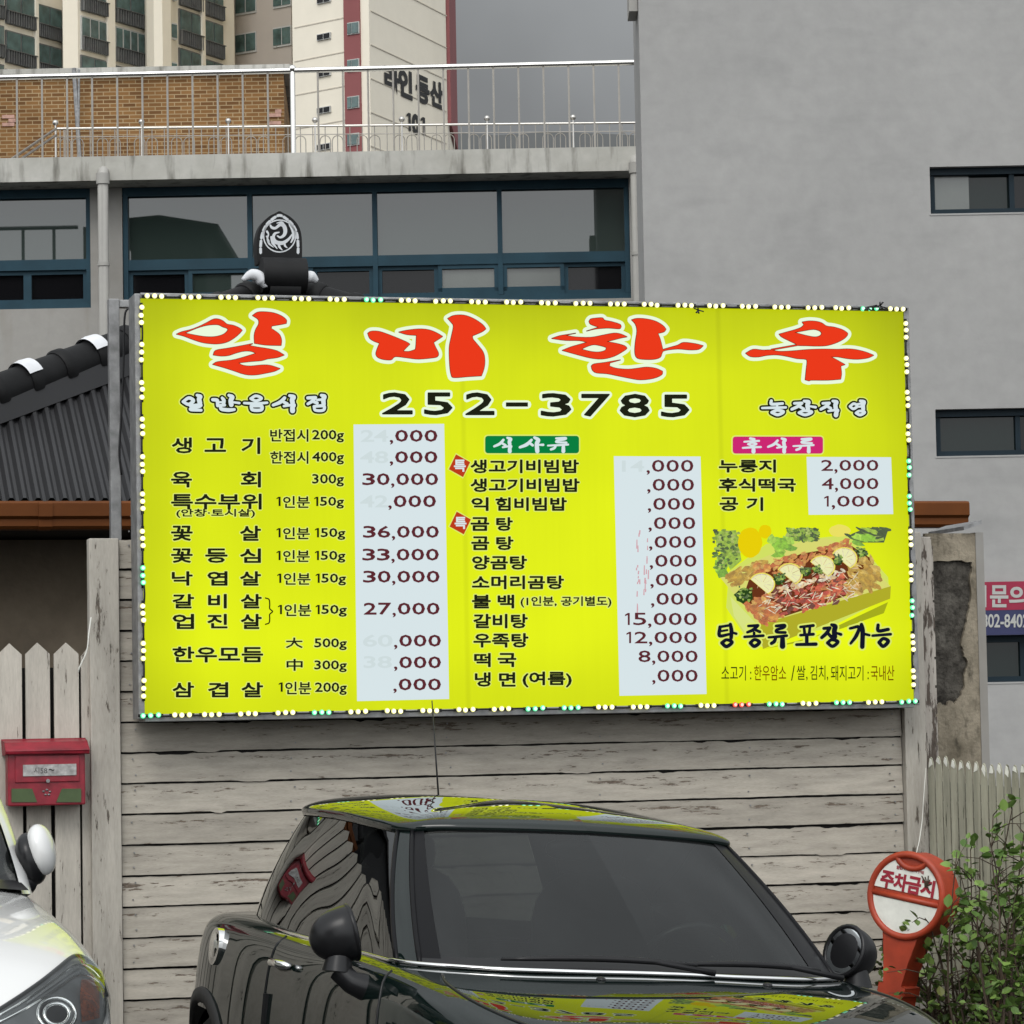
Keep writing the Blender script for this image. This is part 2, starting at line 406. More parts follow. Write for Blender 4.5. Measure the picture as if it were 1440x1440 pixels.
# brick
def brick_mat():
    m, n, l, b = newmat('brown_brick')
    tc = n.new('ShaderNodeTexCoord'); mp = n.new('ShaderNodeMapping'); mp.inputs['Rotation'].default_value = (radians(90), 0, 0)
    br = n.new('ShaderNodeTexBrick'); br.inputs['Scale'].default_value = 1.0
    br.inputs['Color1'].default_value = (.285, .15, .058, 1); br.inputs['Color2'].default_value = (.13, .062, .026, 1); br.inputs['Mortar'].default_value = (.44, .33, .19, 1)
    br.inputs['Brick Width'].default_value = .20; br.inputs['Row Height'].default_value = .061; br.inputs['Mortar Size'].default_value = .007; br.inputs['Bias'].default_value = -.25
    l.new(tc.outputs['Object'], mp.inputs[0]); l.new(mp.outputs[0], br.inputs['Vector'])
    t = noise_node(n, l, .7, 6, (1, 1, 1.4)); r = ramp(n, l, t.outputs[0], .3, .7, (.5, .46, .42), (1.0, 1.0, 1.0))
    l.new(mixc(n, l, .9, br.outputs['Color'], r.outputs[0], 'MULTIPLY'), b.inputs['Base Color'])
    setp(b, Roughness=.9, Specular_IOR_Level=.2)
    return m
M['brick'] = brick_mat()
M['brick_pink'] = plain('pinkish_repaired_brick', (.42, .25, .20), .9, 0, .25, 14)

# ------------------------------------------------------------------ writing
_fc = bpy.data.curves.new('lettering_source', 'FONT')
_fo = bpy.data.objects.new('lettering_source', _fc)
COL.objects.link(_fo)
def glyphs(body, offset=0.0, res=4):
    _fc.body = body; _fc.offset = offset; _fc.resolution_u = res; _fc.fill_mode = 'FRONT'
    bpy.context.view_layer.update()
    me = _fo.to_mesh()
    v = np.array([tuple(p.co)[:2] for p in me.vertices]); f = [tuple(p.vertices) for p in me.polygons]
    _fo.to_mesh_clear()
    return v, f
_bb = {}
def one(mb, x0, y0, x1, y1, at, lift=0.0, t=.42):
    """a numeral 1: stem with a small flag"""
    w, h = x1 - x0, y1 - y0
    mb.add([at(x1 - w * t, y0, lift), at(x1, y0, lift), at(x1, y1, lift), at(x1 - w * t, y1, lift)], [(3, 2, 1, 0)])
    mb.add([at(x1 - w * t, y0, lift), at(x1 - w * t, y0 + h * .17, lift), at(x0, y0 + h * .27, lift), at(x0, y0 + h * .14, lift)], [(0, 1, 2, 3)])
def around(mb, body, x0, y0, x1, y1, at, grow, lift, n=8):
    """a rounded rim of the given width round every outline of the text"""
    if body == '1': one(mb, x0 - grow, y0 - grow, x1 + grow, y1 + grow, at, lift, .9); return
    if body not in _bb:
        v, f = glyphs(body); _bb[body] = (v.min(0), v.max(0))
    lo, hi = _bb[body]; v, f = glyphs(body, 0.0, 2); cnt = {}
    for q in f:
        for i in range(len(q)):
            k = tuple(sorted((q[i], q[(i + 1) % len(q)]))); cnt[k] = cnt.get(k, 0) + 1
    P = np.stack([x0 + (v[:, 0] - lo[0]) / (hi[0] - lo[0]) * (x1 - x0), y1 - (v[:, 1] - lo[1]) / (hi[1] - lo[1]) * (y1 - y0)], 1); used = set()
    for (i, j), c in cnt.items():
        if c != 1: continue
        d = P[j] - P[i]; L = np.linalg.norm(d); used.add(i); used.add(j)
        if L < 1e-6: continue
        nn = np.array([-d[1], d[0]]) / L * grow
        mb.add([at(*(P[i] + nn), lift), at(*(P[j] + nn), lift), at(*(P[j] - nn), lift), at(*(P[i] - nn), lift)], [(0, 1, 2, 3)])
    for i in used: mb.add([at(*(P[i] + grow * np.array([cos(2 * pi * k / n), sin(2 * pi * k / n)])), lift) for k in range(n)], [tuple(range(n))])
def write(mb, body, x0, y0, x1, y1, at, offset=0.0, mi=0, lift=0.0):
    """text body fitted to the box x0..x1, y0..y1 of the photograph and laid on the surface that at() maps to"""
    if body not in _bb:
        v, f = glyphs(body); _bb[body] = (v.min(0), v.max(0))
    lo, hi = _bb[body]
    v, f = glyphs(body, offset)
    if abs(hi[1] - lo[1]) < 1e-6: return
    P = [at(x0 + (a - lo[0]) / (hi[0] - lo[0]) * (x1 - x0), y1 - (b - lo[1]) / (hi[1] - lo[1]) * (y1 - y0), lift) for a, b in v]
    mb.add(P, f, mi)
def smooth_loop(P, k=4, sharp=62):
    P = np.array(P, float); n = len(P); out = []
    def corner(i):
        a, b = P[i] - P[i - 1], P[(i + 1) % n] - P[i]
        return abs(math.degrees(math.atan2(a[0] * b[1] - a[1] * b[0], a @ b))) > sharp
    cs = [corner(i) for i in range(n)]
    for i in range(n):
        p1, p2 = P[i], P[(i + 1) % n]
        p0 = p1 - (p2 - p1) if cs[i] else P[i - 1]
        p3 = p2 + (p2 - p1) if cs[(i + 1) % n] else P[(i + 2) % n]
        for j in range(k):
            u = j / k
            out.append(.5 * (2 * p1 + (p2 - p0) * u + (2 * p0 - 5 * p1 + 4 * p2 - p3) * u * u + (3 * p1 - p0 - 3 * p2 + p3) * u ** 3))
    return np.array(out)
def strip(mb, P, W, at, lift, closed=False, n=8):
    """like ribbon, but one strip of faces that never overlap"""
    P = np.array(P, float); m = len(P); A_, B_ = [], []; T_ = []
    for i in range(m):
        a, b = (P[i - 1], P[(i + 1) % m]) if closed else (P[max(i - 1, 0)], P[min(i + 1, m - 1)])
        t = (b - a) / (np.linalg.norm(b - a) + 1e-9); nn = np.array([-t[1], t[0]]); T_.append(t); A_.append(P[i] + nn * W[i]); B_.append(P[i] - nn * W[i])
    vs = [at(*p, lift) for p in A_] + [at(*p, lift) for p in B_]
    mb.add(vs, [(i, (i + 1) % m, m + (i + 1) % m, m + i) for i in range(m if closed else m - 1)])
    if not closed:
        for i, sg in ((0, -1), (m - 1, 1)):
            t = T_[i] * sg; nn = np.array([-t[1], t[0]])
            mb.add([at(*(P[i] + W[i] * (cos(a) * nn + sin(a) * t)), lift) for a in np.linspace(0, pi, n)], [tuple(range(n))])
def fill(mb, loops, at, lift):
    L = [[Vector((p[0], p[1], 0)) for p in q] for q in loops]
    tri = tessellate_polygon(L); flat = [p for q in loops for p in q]
    mb.add([at(p[0], p[1], lift) for p in flat], [tuple(t) for t in tri])
def ribbon(mb, P, W, at, lift, closed=False, n=10):
    """a stroke with round ends: P points, W half-widths (pixels of the photograph)"""
    P = np.array(P, float); m = len(P)
    for i in range(m if closed else m - 1):
        a, b = P[i], P[(i + 1) % m]; wa, wb = W[i], W[(i + 1) % m]
        d = b - a; L = np.linalg.norm(d)
        if L < 1e-6: continue
        nn = np.array([-d[1], d[0]]) / L
        mb.add([at(*(a + nn * wa), lift), at(*(b + nn * wb), lift), at(*(b - nn * wb), lift), at(*(a - nn * wa), lift)], [(0, 1, 2, 3)])
    for i in range(m):
        c = [P[i] + W[i] * np.array([cos(2 * pi * k / n), sin(2 * pi * k / n)]) for k in range(n)]
        mb.add([at(*p, lift) for p in c], [tuple(range(n))])

# ------------------------------------------------------------------ ground and far setting
def gz(X): return .138 - .0713 * min(max(X, -8.0), 12.0)
mb = MB()
xs = [-1500, -300, -60, -20, -8, -4, 0, 4, 8, 12, 16, 30, 60, 300, 1500]; ys = [-1500, -300, -60, -20, 0, 20, 60, 300, 1500]
mb.grid(np.array([[(x, y, gz(x)) for x in xs] for y in ys], float))
tag(mb.build('ground', M['asphalt']), kind='structure')
mb = MB()
hp = [(400, 178), (560, 182), (640, 183), (700, 186), (780, 181), (850, 184), (930, 188), (1100, 180)]
pts = [V(x, y + 4, 900) for x, y in hp]
mb.prism([(p[0], p[1], p[2]) for p in pts] + [(pts[-1][0], 900, -5), (pts[0][0], 900, -5)], (0, 120, 0))
hb = mb.build('hills', M['hill'])
hb.matrix_world = Matrix.Translation((C[0], C[1], 0)) @ Matrix.Rotation(-YAW, 4, 'Z') @ Matrix.Translation(hb.location)
tag(hb, kind='structure')

# ---- apartments far behind
def vplane(px, py, A, B):
    rx = V(px, py, 1.0)[0]; rz = V(px, py, 1.0)[2] - C[2]
    nx, ny = -(B[1] - A[1]), B[0] - A[0]
    D = (nx * A[0] + ny * A[1]) / (nx * rx + ny)
    return np.array([D * rx, D, C[2] + D * rz])
def pxD(px, D, py=100): q = V(px, py, D); return np.array([q[0], D])
def facade_box(mb, A, B, x0, y0, x1, y1, out=.12, mi=0, front=True):
    """a shallow box standing proud of the facade A-B, its outline read at its left edge"""
    p = vplane(x0, y1, A, B); q = vplane(x0, y0, A, B); r = vplane(x1, (y0 + y1) / 2, A, B)
    t = (B - A) / np.linalg.norm(B - A); nn = np.array([t[1], -t[0]])
    if nn[1] > 0: nn = -nn
    z0, z1 = p[2], q[2]; a, b = p[:2], r[:2]; c, d = b + nn * out, a + nn * out
    mb.hexa([(*d, z0), (*c, z0), (*b, z0), (*a, z0), (*d, z1), (*c, z1), (*b, z1), (*a, z1)], mi)
    return d, c, z0, z1, nn

apt = vthing('apartment_building', 'cream apartment block with angled bays of glazed balconies behind the brick rooftop wall', 'building', 160, 225)
foot = [pxD(-60, 221), pxD(88, 231), pxD(89, 226.5), pxD(110, 226.5), pxD(204, 233), pxD(207, 229), pxD(217, 227.5), pxD(229, 227.2), pxD(241, 228), pxD(249, 229.5), pxD(330, 236.5), pxD(331, 241), pxD(412, 238)]
poly = [(p[0], p[1], -2) for p in foot] + [(foot[-1][0], 262, -2), (foot[0][0], 262, -2)]
MB().prism(poly, (0, 0, 86)).build('wall', M['cream'], apt)
rw = MB()
A3, B3 = pxD(331, 240.8), pxD(412, 237.8)
facade_box(rw, A3, B3, 331.5, -120, 411.5, 330, .1); rw.build('recessed_wall', M['tan'], apt)
def apt_window(A, B, x0, y0, x1, y1, out, balcony, cols):
    mb = MB(); d, c, z0, z1, nn = facade_box(mb, A, B, x0, y0, x1, y1, out)
    w = mb.build('window', M['winframe_pale'] if cols > 2 or not balcony else M['railing_dark'], apt)
    t = c - d; e = nn * .05; pm = MB()
    zb = z0 + (z1 - z0) * (.38 if balcony else .05)
    for k in range(cols):
        a = d + t * (k / cols + .03) + e * 0; b = d + t * ((k + 1) / cols - .03)
        pm.hexa([(*(a + e), zb + .08), (*(b + e), zb + .08), (*b, zb + .08), (*a, zb + .08), (*(a + e), z1 - .12), (*(b + e), z1 - .12), (*b, z1 - .12), (*a, z1 - .12)])
    pm.build('pane', M['pane_green'], w)
    if balcony:
        bm_ = MB(); e2 = nn * .25
        for k in range(12):
            a = d + t * (k / 12 + .01); b = d + t * (k / 12 + .035)
            bm_.hexa([(*(a + e2), z0), (*(b + e2), z0), (*(b + e), z0), (*(a + e), z0), (*(a + e2), zb), (*(b + e2), zb), (*(b + e), zb), (*(a + e), zb)])
        bm_.hexa([(*(d + e2 * 1.1), zb), (*(c + e2 * 1.1), zb), (*(c + e), zb), (*(d + e), zb), (*(d + e2 * 1.1), zb + .06), (*(c + e2 * 1.1), zb + .06), (*(c + e), zb + .06), (*(d + e), zb + .06)])
        bm_.build('balcony_rail', M['railing_dark'], w)
A0, B0 = pxD(-60, 221), pxD(88, 231)
A1, B1 = pxD(110, 226.5), pxD(204, 233)
A2, B2 = pxD(249, 229.5), pxD(330, 236.5)
for k in (-1, 0, 1):
    s = 55 * k
    for x0, yt, x1 in ((-34, 27, 4), (7, 42, 48), (51, 60, 85)):
        apt_window(A0, B0, x0, yt + s, x1, yt + 46 + s, .14, True, 2)
    apt_window(A1, B1, 113, 22 + s, 149, 70 + s, .14, True, 3 if k == 0 else 2)
    apt_window(A1, B1, 161, 37 + s, 202, 86 + s, .14, True, 4 if k == 0 else 2)
    apt_window(A2, B2, 251, 12 + s, 282, 62 + s, .14, True, 2)
    apt_window(A2, B2, 285, 27 + s, 312, 76 + s, .14, True, 2)
    Ar, Br = pxD(217, 227.4), pxD(247, 229)
    apt_window(Ar, Br, 227.5, 31 + s, 244, 54 + s, .4, False, 2)
    apt_window(A3, B3, 333, 49 + s, 362, 78 + s, .2, False, 2)
    apt_window(A3, B3, 386, 40 + s, 413 - 2, 68 + s, .2, False, 2)
fins = MB()
for x0, x1, A, B in ((150, 158, A1, B1), (48.5, 50.5, A0, B0), (283, 284.6, A2, B2)):
    facade_box(fins, A, B, x0, -100, x1, 330, .35)
fins.build('balcony_divider', M['cream'], apt)

tow = vthing('apartment_tower', 'tall cream tower with dull red corner stripes and big black wall lettering', 'building', 520, 200)
T0, T1, T2, T3 = pxD(412, 203), pxD(490, 200), pxD(520, 199.2), pxD(628, 211)
T4 = pxD(637.5, 222)
poly = [(p[0], p[1], -2) for p in (T0, T1, T2, T3, T4)] + [(pxD(634, 240)[0], 240, -2), (T0[0], 240, -2)]
MB().prism(poly, (0, 0, 90)).build('wall', M['cream'], tow)
mb = MB(); facade_box(mb, T1, T2, 489, -150, 508, 330, .12); mb.build('red_stripe', M['red_stripe'], tow)
mb = MB()
p0 = T3 + (T4 - T3) * .02; p1 = T4
nn = np.array([(p1 - p0)[1], -(p1 - p0)[0]]); nn = nn / np.linalg.norm(nn) * .25
zt0, zt1 = V(632, 172, 211)[2], 92
mb.hexa([(*p0, zt0), (*(p0 + nn), zt0), (*(p1 + nn), zt0), (*p1, zt0), (*p0, zt1), (*(p0 + nn), zt1), (*(p1 + nn), zt1), (*p1, zt1)])
mb.build('red_stripe', M['red_stripe'], tow)
for k in range(-1, 4):
    y = 49 + 51.6 * k
    mb = MB(); d, c, z0, z1, n2 = facade_box(mb, T0, T1, 447, y, 466, y + 9, .12); w = mb.build('window', M['winframe_pale'], tow)
    pm = MB(); t = c - d; e = n2 * .05
    for a, b in ((.06, .46), (.54, .94)):
        a, b = d + t * a, d + t * b
        pm.hexa([(*(a + e), z0 + .06), (*(b + e), z0 + .06), (*b, z0 + .06), (*a, z0 + .06), (*(a + e), z1 - .06), (*(b + e), z1 - .06), (*b, z1 - .06), (*a, z1 - .06)])
    pm.build('pane', M['pane_dark'], w)
    y = 33 + 52 * k
    mb = MB(); d, c, z0, z1, n2 = facade_box(mb, T1, T2, 490.5, y, 507, y + 17, .2); w = mb.build('window', M['winframe_pale'], tow)
    pm = MB(); t = c - d; e = n2 * .05
    for a, b in ((.04, .34), (.40, .94)):
        a, b = d + t * a, d + t * b
        pm.hexa([(*(a + e), z0 + .06), (*(b + e), z0 + .06), (*b, z0 + .06), (*a, z0 + .06), (*(a + e), z1 - .06), (*(b + e), z1 - .06), (*b, z1 - .06), (*a, z1 - .06)])
    pm.build('pane', M['pane_green'], w)
mb = MB()
for k in range(-3, 5):
    y = 16 + 47.5 * k
    q0 = vplane(521, y, T2, T3); q1 = vplane(627, y + 10, T2, T3); t = (T3 - T2) / np.linalg.norm(T3 - T2); n2 = np.array([t[1], -t[0]]) * .04
    mb.hexa([(*(q0[:2] + n2), q0[2]), (*(q1[:2] + n2), q0[2]), (*q1[:2], q0[2]), (*q0[:2], q0[2]), (*(q0[:2] + n2), q0[2] + .07), (*(q1[:2] + n2), q0[2] + .07), (*q1[:2], q0[2] + .07), (*q0[:2], q0[2] + .07)])
    q0 = vplane(414, y + 24, T0, T1); q1 = vplane(488, y + 24, T0, T1); n2 = np.array([0, -.04])
    mb.hexa([(*(q0[:2] + n2), q0[2]), (*(q1[:2] + n2), q0[2]), (*q1[:2], q0[2]), (*q0[:2], q0[2]), (*(q0[:2] + n2), q0[2] + .07), (*(q1[:2] + n2), q0[2] + .07), (*q1[:2], q0[2] + .07), (*q0[:2], q0[2] + .07)])
mb.build('floor_joint', M['joint'], tow)
tt = (T3 - T2) / np.linalg.norm(T3 - T2); tn = np.array([tt[1], -tt[0]])
def tower_at(x, y, lift=0.0):
    q = vplane(x, y, T2, T3); return (q[0] + tn[0] * (.06 + lift), q[1] + tn[1] * (.06 + lift), q[2])
def tower_write(mb, ch, x0, x1, yt, yb):     # glyph sheared with the wall: tops and bottoms fall to the right
    z1 = vplane(x0, yt, T2, T3)[2]; z0 = vplane(x0, yb, T2, T3)[2]
    def at(u, w, lift):
        q = vplane(x0 + u * (x1 - x0), 130, T2, T3); return (q[0] + tn[0] * .06, q[1] + tn[1] * .06, z1 + (z0 - z1) * w)
    if ch == '1': one(mb, 0, 0, 1, 1, at, 0, .5)
    else: write(mb, ch, 0, 0, 1, 1, at, .05)
mb = MB()
for ch, x0, x1, yt, yb in (('라', 541, 560, 91, 125), ('인', 561, 578, 96, 132), ('동', 585, 602, 105, 140), ('산', 605, 621, 112, 146), ('1', 570, 576, 157, 182), ('0', 578.5, 587.5, 160, 185), ('1', 590, 596, 163, 188)):
    tower_write(mb, ch, x0, x1, yt, yb)
mb.build('wall_lettering', M['letter_black'], tow)

# ---- brick rooftop block
DB = 47.0
brk = vthing('brick_rooftop_wall', 'brown brick rooftop block with grey coping behind the steel railings', 'rooftop block', 200, DB)
x0, x1, z0, z1 = vrect(-80, 104, 400, 262, DB)
mb = MB(); xr = V(411, 160, DB + 6)[0]
mb.prism([(x0, DB, z0), (x1, DB, z0), (xr, DB + 6, z0), (x0, DB + 6, z0)], (0, 0, z1 - z0)); mb.build('wall', M['brick'], brk)
mb = MB(); mb.prism([(x0 - .1, DB - .12, z1), (x1 + .1, DB - .12, z1), (xr + .05, DB + 6.1, z1), (x0 - .1, DB + 6.1, z1)], (0, 0, .08)); mb.build('coping', M['concrete'], brk)
mb = MB()
random.seed(5)
for (a, b, c, d) in ((3, 152, 22, 178), (378, 150, 396, 176)):
    X0, X1, Z0, Z1 = vrect(a, b, c, d, DB)
    nr = max(1, int((Z1 - Z0) / .061))
    for r in range(nr):
        s = X0 + (r % 2) * .1
        while s < X1 - .08:
            if random.random() < .8: mb.box(s, min(s + .19, X1), DB - .012, DB + .02, Z0 + r * .061 + .006, Z0 + r * .061 + .06)
            s += .21
mb.build('repaired_brick', M['brick_pink'], brk)
pp = MB(); a = V(104, 96, DB - .3); b = V(112, 222, DB - .3); pp.tube([a, b], .035); a = V(111, 98, DB - .3); pp.tube([a, V(110, 222, DB - .3)], .02); pp.build('conduit', M['iron'], brk)

# ---- building with the blue windows
DS = 34.0
blg = vthing('concrete_building', 'weathered concrete building with wide blue framed windows below its flat roof', 'building', 400, DS)
X0, X1, _, _ = vrect(-120, 200, 896, 260, DS)
ztop = V(450, 214, DS)[2]; zsl = V(450, 248, DS)[2]; zwb = V(528, 418, DS)[2]
mb = MB(); mb.box(X0, X1, DS, DS + 10, zsl, ztop); mb.build('roof_slab', M['concrete'], blg)
DWL = DS + .45
xa, xb = V(127, 340, DWL)[0], V(172, 340, DWL)[0]; xc, xd = V(886, 340, DWL)[0], V(896, 340, DWL)[0]
zlb = V(60, 434, DWL)[2]
mb = MB()
mb.box(xa, xb, DWL, DWL + .4, zwb, zsl - .002); mb.box(xc, X1 - .02, DWL, DWL + .4, zwb, zsl - .002)
mb.box(X0 + .02, xa, DWL, DWL + .4, zlb - .9, zlb); mb.box(xa, X1 - .02, DWL, DWL + .4, zlb - .9, zwb)
mb.box(X0 + .02, X1 - .02, DWL, DWL + .4, -2, zlb - .9)
mb.build('wall', M['plaster_warm'], blg)
MB().box(X0 + .1, X1 - .1, DWL + 2.5, DWL + 2.6, 0, zsl - .01).build('back_wall', M['dark_gap'], blg)
def building_window(xl, xr, zb, zt, bays, zm, sash):
    wnd = MB(); y0, y1 = DWL + .03, DWL + .16; fw = .055
    wnd.box(xl, xr, y0, y1, zt - .10, zt); wnd.box(xl, xr, y0, y1, zb, zb + .07)
    for e in bays: wnd.box(e - fw / 2, e + fw / 2, y0 - .004, y1, zb + .07, zt - .10)
    for i in range(len(bays) - 1):
        wnd.box(bays[i] + fw / 2, bays[i + 1] - fw / 2, y0 + .003, y1, zm - .06, zm + .06)
    w = wnd.build('window', M['navy'], blg)
    for i in range(len(bays) - 1):
        a, b = bays[i] + fw / 2, bays[i + 1] - fw / 2
        MB().box(a, b, y1 - .06, y1 - .05, zm + .06, zt - .10).build('pane', M['pane'], w)
        mid = (a + b) / 2
        for j, (p, q) in enumerate(((a, mid), (mid, b))):
            kind = sash[i][j]
            s = MB(); yy = y0 + (.02 if kind != 'dark' else .05); t = .045
            s.box(p, q, yy, yy + .04, zb + .07, zb + .07 + t * (1.0 if kind == 'dark' else 2.0)); s.box(p, q, yy, yy + .04, zm - .06 - t, zm - .06)
            s.box(p, p + t, yy, yy + .04, zb + .07 + t, zm - .06 - t); s.box(q - t, q, yy, yy + .04, zb + .07 + t, zm - .06 - t)
            s.build('sash', M['navy'], w)
            MB().box(p + t, q - t, yy + .045, yy + .05, zb + .07 + t, zm - .06 - t).build('pane', {'dark': M['pane_dark'], 'sky': M['pane'], 'dust': M['pane_frost']}[kind], w)
zt1 = V(528, 248, DWL)[2] + .02; zt0 = V(60, 262, DWL)[2]
bay = [V(x, 330, DWL)[0] for x in (176, 351, 527, 703, 882)]
building_window(xb, xc, zwb, zsl - .004, bay, V(528, 366, DWL)[2], [('dark', 'sky'), ('sky', 'dark'), ('dark', 'dust'), ('dust', 'dark')])
bay = [V(x, 330, DWL)[0] for x in (-120, 127 - 178, 124)]
building_window(X0, xa, zlb, zsl - .004, bay, V(60, 372, DWL)[2], [('dark', 'dark'), ('dark', 'dark')])
for px, yt, yb in ((144.5, 240, 520), (893.5, 225, 520)):
    p = MB(); D = DS - .09
    a, b = V(px, yt + 4, D), V(px + 3, yb, D)
    p.tube([(a[0], D + .2, a[2] + .03), (a[0], D + .06, a[2] + .035), (a[0], D, a[2]), (a[0], D, b[2])], .06, 12)
    p.tube([(a[0], D, a[2] + .0), (a[0], D, a[2] - .12)], .075, 12)
    p.tube([(a[0], D, a[2] - 1.0), (a[0], D, a[2] - 1.04)], .07, 12)
    p.build('drainpipe', M['pipe'], blg, smooth=True, sharp=40)

def v_at(D):
    return lambda x, y: V(x, y, D)
rr = vthing('roof_railing', 'tall shiny steel railing with thin uprights along the front roof edge', 'railing', 450, DS + .15)
D = DS + .15
zr0 = V(0, 109, D); zr1 = V(900, 87.5, D)
def rail_z(x): return zr0[2] + (zr1[2] - zr0[2]) * (x - zr0[0]) / (zr1[0] - zr0[0])
mb = MB(); xl, xr_ = V(-60, 109, D)[0], V(901, 87, D)[0]
mb.tube([(xl, D, rail_z(xl)), (V(411, 98, D)[0], D, rail_z(V(411, 98, D)[0])), (xr_, D, rail_z(xr_))], .032, 12); mb.build('top_rail', M['steel'], rr, smooth=True, sharp=50)
for k in range(-2, 26):
    px = 24 + 35.3 * k
    if abs(px - 412) < 16: continue
    x = V(px, 160, D)[0]; mb = MB(); mb.tube([(x, D, ztop), (x, D, rail_z(x))], .0125, 6)
    mb.build('upright', M['steel_thin'], rr, smooth=True, sharp=50)
mb = MB(); x = V(412, 160, D)[0]; mb.tube([(x, D, ztop), (x, D, rail_z(x))], .03, 10); mb.ball((x, D, rail_z(x) + .02), .045); mb.build('post', M['steel'], rr, smooth=True, sharp=50)

D = 43.0
r2 = vthing('arched_roof_railing', 'lower steel railing with ball topped posts and small arches at the far roof edge', 'railing', 500, D)
def rz2(x): return V(78, 181, D)[2] + (V(900, 172.5, D)[2] - V(78, 181, D)[2]) * (x - V(78, 181, D)[0]) / (V(900, 172.5, D)[0] - V(78, 181, D)[0])
mb = MB(); xa2, xb2 = V(78, 181, D)[0], V(902, 172, D)[0]
mb.tube([(xa2, D, rz2(xa2)), (xb2, D, rz2(xb2))], .017, 10); mb.build('top_rail', M['steel_dull'], r2, smooth=True, sharp=50)
zb2 = V(450, 228, D)[2]
for px in (78, 199, 321, 443, 565, 685, 806):
    mb = MB(); x = V(px, 175, D)[0]; mb.tube([(x, D, zb2), (x, D, rz2(x) + .05)], .013, 8); mb.ball((x, D, rz2(x) + .085), .042, 8, 12); mb.build('post', M['steel_dull'], r2, smooth=True, sharp=50)
mb = MB()
px = 92.0; k = 0
while px < 900:
    x = V(px, 195, D)[0]; zt = rz2(x) - .14
    w = .075
    if k % 3 != 2:
        arc = [(x - w, D, zb2)] + [(x - w * cos(pi * i / 8), D, zt - w + w * sin(pi * i / 8)) for i in range(9)] + [(x + w, D, zb2)]
        mb.tube(arc, .007, 5)
    mb.tube([(x, D, zb2), (x, D, rz2(x))], .007, 5)
    px += 17.4; k += 1
mb.tube([(xa2, D, rz2(xa2) - .12), (xb2, D, rz2(xb2) - .12)], .007, 5)
mb.build('arches', M['steel_thin'], r2, smooth=True, sharp=60)
mb = MB()
for dy in (0, 9): mb.tube([V(79, 181 + dy, D - .1), V(16, 224 + dy, D - 3)], .018, 6)
for k in range(5):
    q = V(79 + 5.5 * k, 183, D + .3 * k); mb.tube([(q[0], q[1], q[2]), (q[0], q[1], zb2)], .01, 5)
mb.build('stair_rail', M['steel_thin'], r2, smooth=True, sharp=60)

# ---- plain grey building on the right
DG = 27.0
gb = vthing('grey_building', 'plain grey rendered building with small dark framed windows right of the steel railing', 'building', 1200, DG)
gx0, gx1 = V(902, 200, DG)[0], V(1900, 200, DG)[0]
W1 = vrect(1308, 233, 1490, 299, DG); W2 = vrect(1316, 574, 1500, 640, DG); W3 = vrect(1322, 893, 1500, 959, DG)
mb = MB()
zz = [-2, W3[2], W3[3], W2[2], W2[3], W1[2], W1[3], 9.6]; wx = [None, W3, None, W2, None, W1, None]
for i in range(7):
    if wx[i] is None: mb.box(gx0, gx1, DG, DG + .3, zz[i], zz[i + 1])
    else: mb.box(gx0, wx[i][0], DG, DG + .3, zz[i], zz[i + 1]); mb.box(wx[i][1], gx1, DG, DG + .3, zz[i], zz[i + 1])
mb.box(gx0, gx1, DG + .9, DG + 1.2, -2, 9.6); mb.box(gx0, gx0 + .3, DG + .3, DG + .9, -2, 9.6)
mb.build('wall', M['plaster_grey'], gb)
for i, W in enumerate((W1, W2, W3)):
    f = MB(); a, b, c, d = W; t = .055; y0, y1 = DG + .10, DG + .2
    f.box(a, b, y0 - .02, y1, c, c + t * .9); f.box(a, b, y0 - .02, y1, d - t * 1.1, d); f.box(a, a + t, y0, y1, c + t * .9, d - t * 1.1); f.box(b - t, b, y0, y1, c + t * .9, d - t * 1.1)
    m1 = a + (V(1422, 270, DG)[0] - V(1308, 270, DG)[0]); f.box(m1, m1 + t * .8, y0, y1, c + t * .9, d - t * 1.1)
    w = f.build('window', M['navy_dark'], gb)
    xm = a + (V(1366, 270, DG)[0] - V(1308, 270, DG)[0])
    if i == 0:
        MB().box(a + t, xm, y1 - .05, y1 - .04, c + t * .9, d - t * 1.1).build('pane', M['pane_frost'], w)
        MB().box(xm, m1, y1 - .03, y1 - .02, c + t * .9, d - t * 1.1).build('pane', M['pane_deep'], w)
    else:
        MB().box(a + t, m1, y1 - .05, y1 - .04, c + t * .9, d - t * 1.1).build('pane', M['pane_deep'], w)
    MB().box(m1 + t * .8, b - t, y1 - .045, y1 - .035, c + t * .9, d - t * 1.1).build('pane', M['pane_dark'], w)
    s = MB(); s.box(a - .01, b + .01, DG - .006, DG + .08, c - .016, c - .002); s.build('sill', M['plaster_grey'], gb)
mb = MB(); q = V(889, 4, DG - .1); mb.box(q[0] - .02, gx0 - .004, DG + .1, DG + .5, V(889, 12, DG)[2], V(889, -30, DG)[2]); mb.build('gutter_pipe', M['pipe'], gb)
ban = vthing('hanging_banner', 'crimson and navy cloth banner with white lettering on the grey building', 'banner', 1440, DG - .06)
D = DG - .05
a, b, c, d = vrect(1352, 818, 1456, 858, D); e = vrect(1352, 858, 1456, 893, D)
MB().box(a, b, D, D + .012, c, d).build('red_field', M['ban_red'], ban)
MB().box(a, b, D + .002, D + .014, e[2], c).build('navy_field', M['ban_navy'], ban)
bat = lambda x, y, l=0: (lambda q: (q[0], D - .004 - l, q[2]))(V(x, y, D))
mb = MB()
for ch, p, q in (('대', 1362, 1386), ('문', 1393, 1417), ('의', 1420, 1444)): write(mb, ch, p, 824, q, 853, bat, .03)
mb.build('lettering', M['ban_white'], ban)
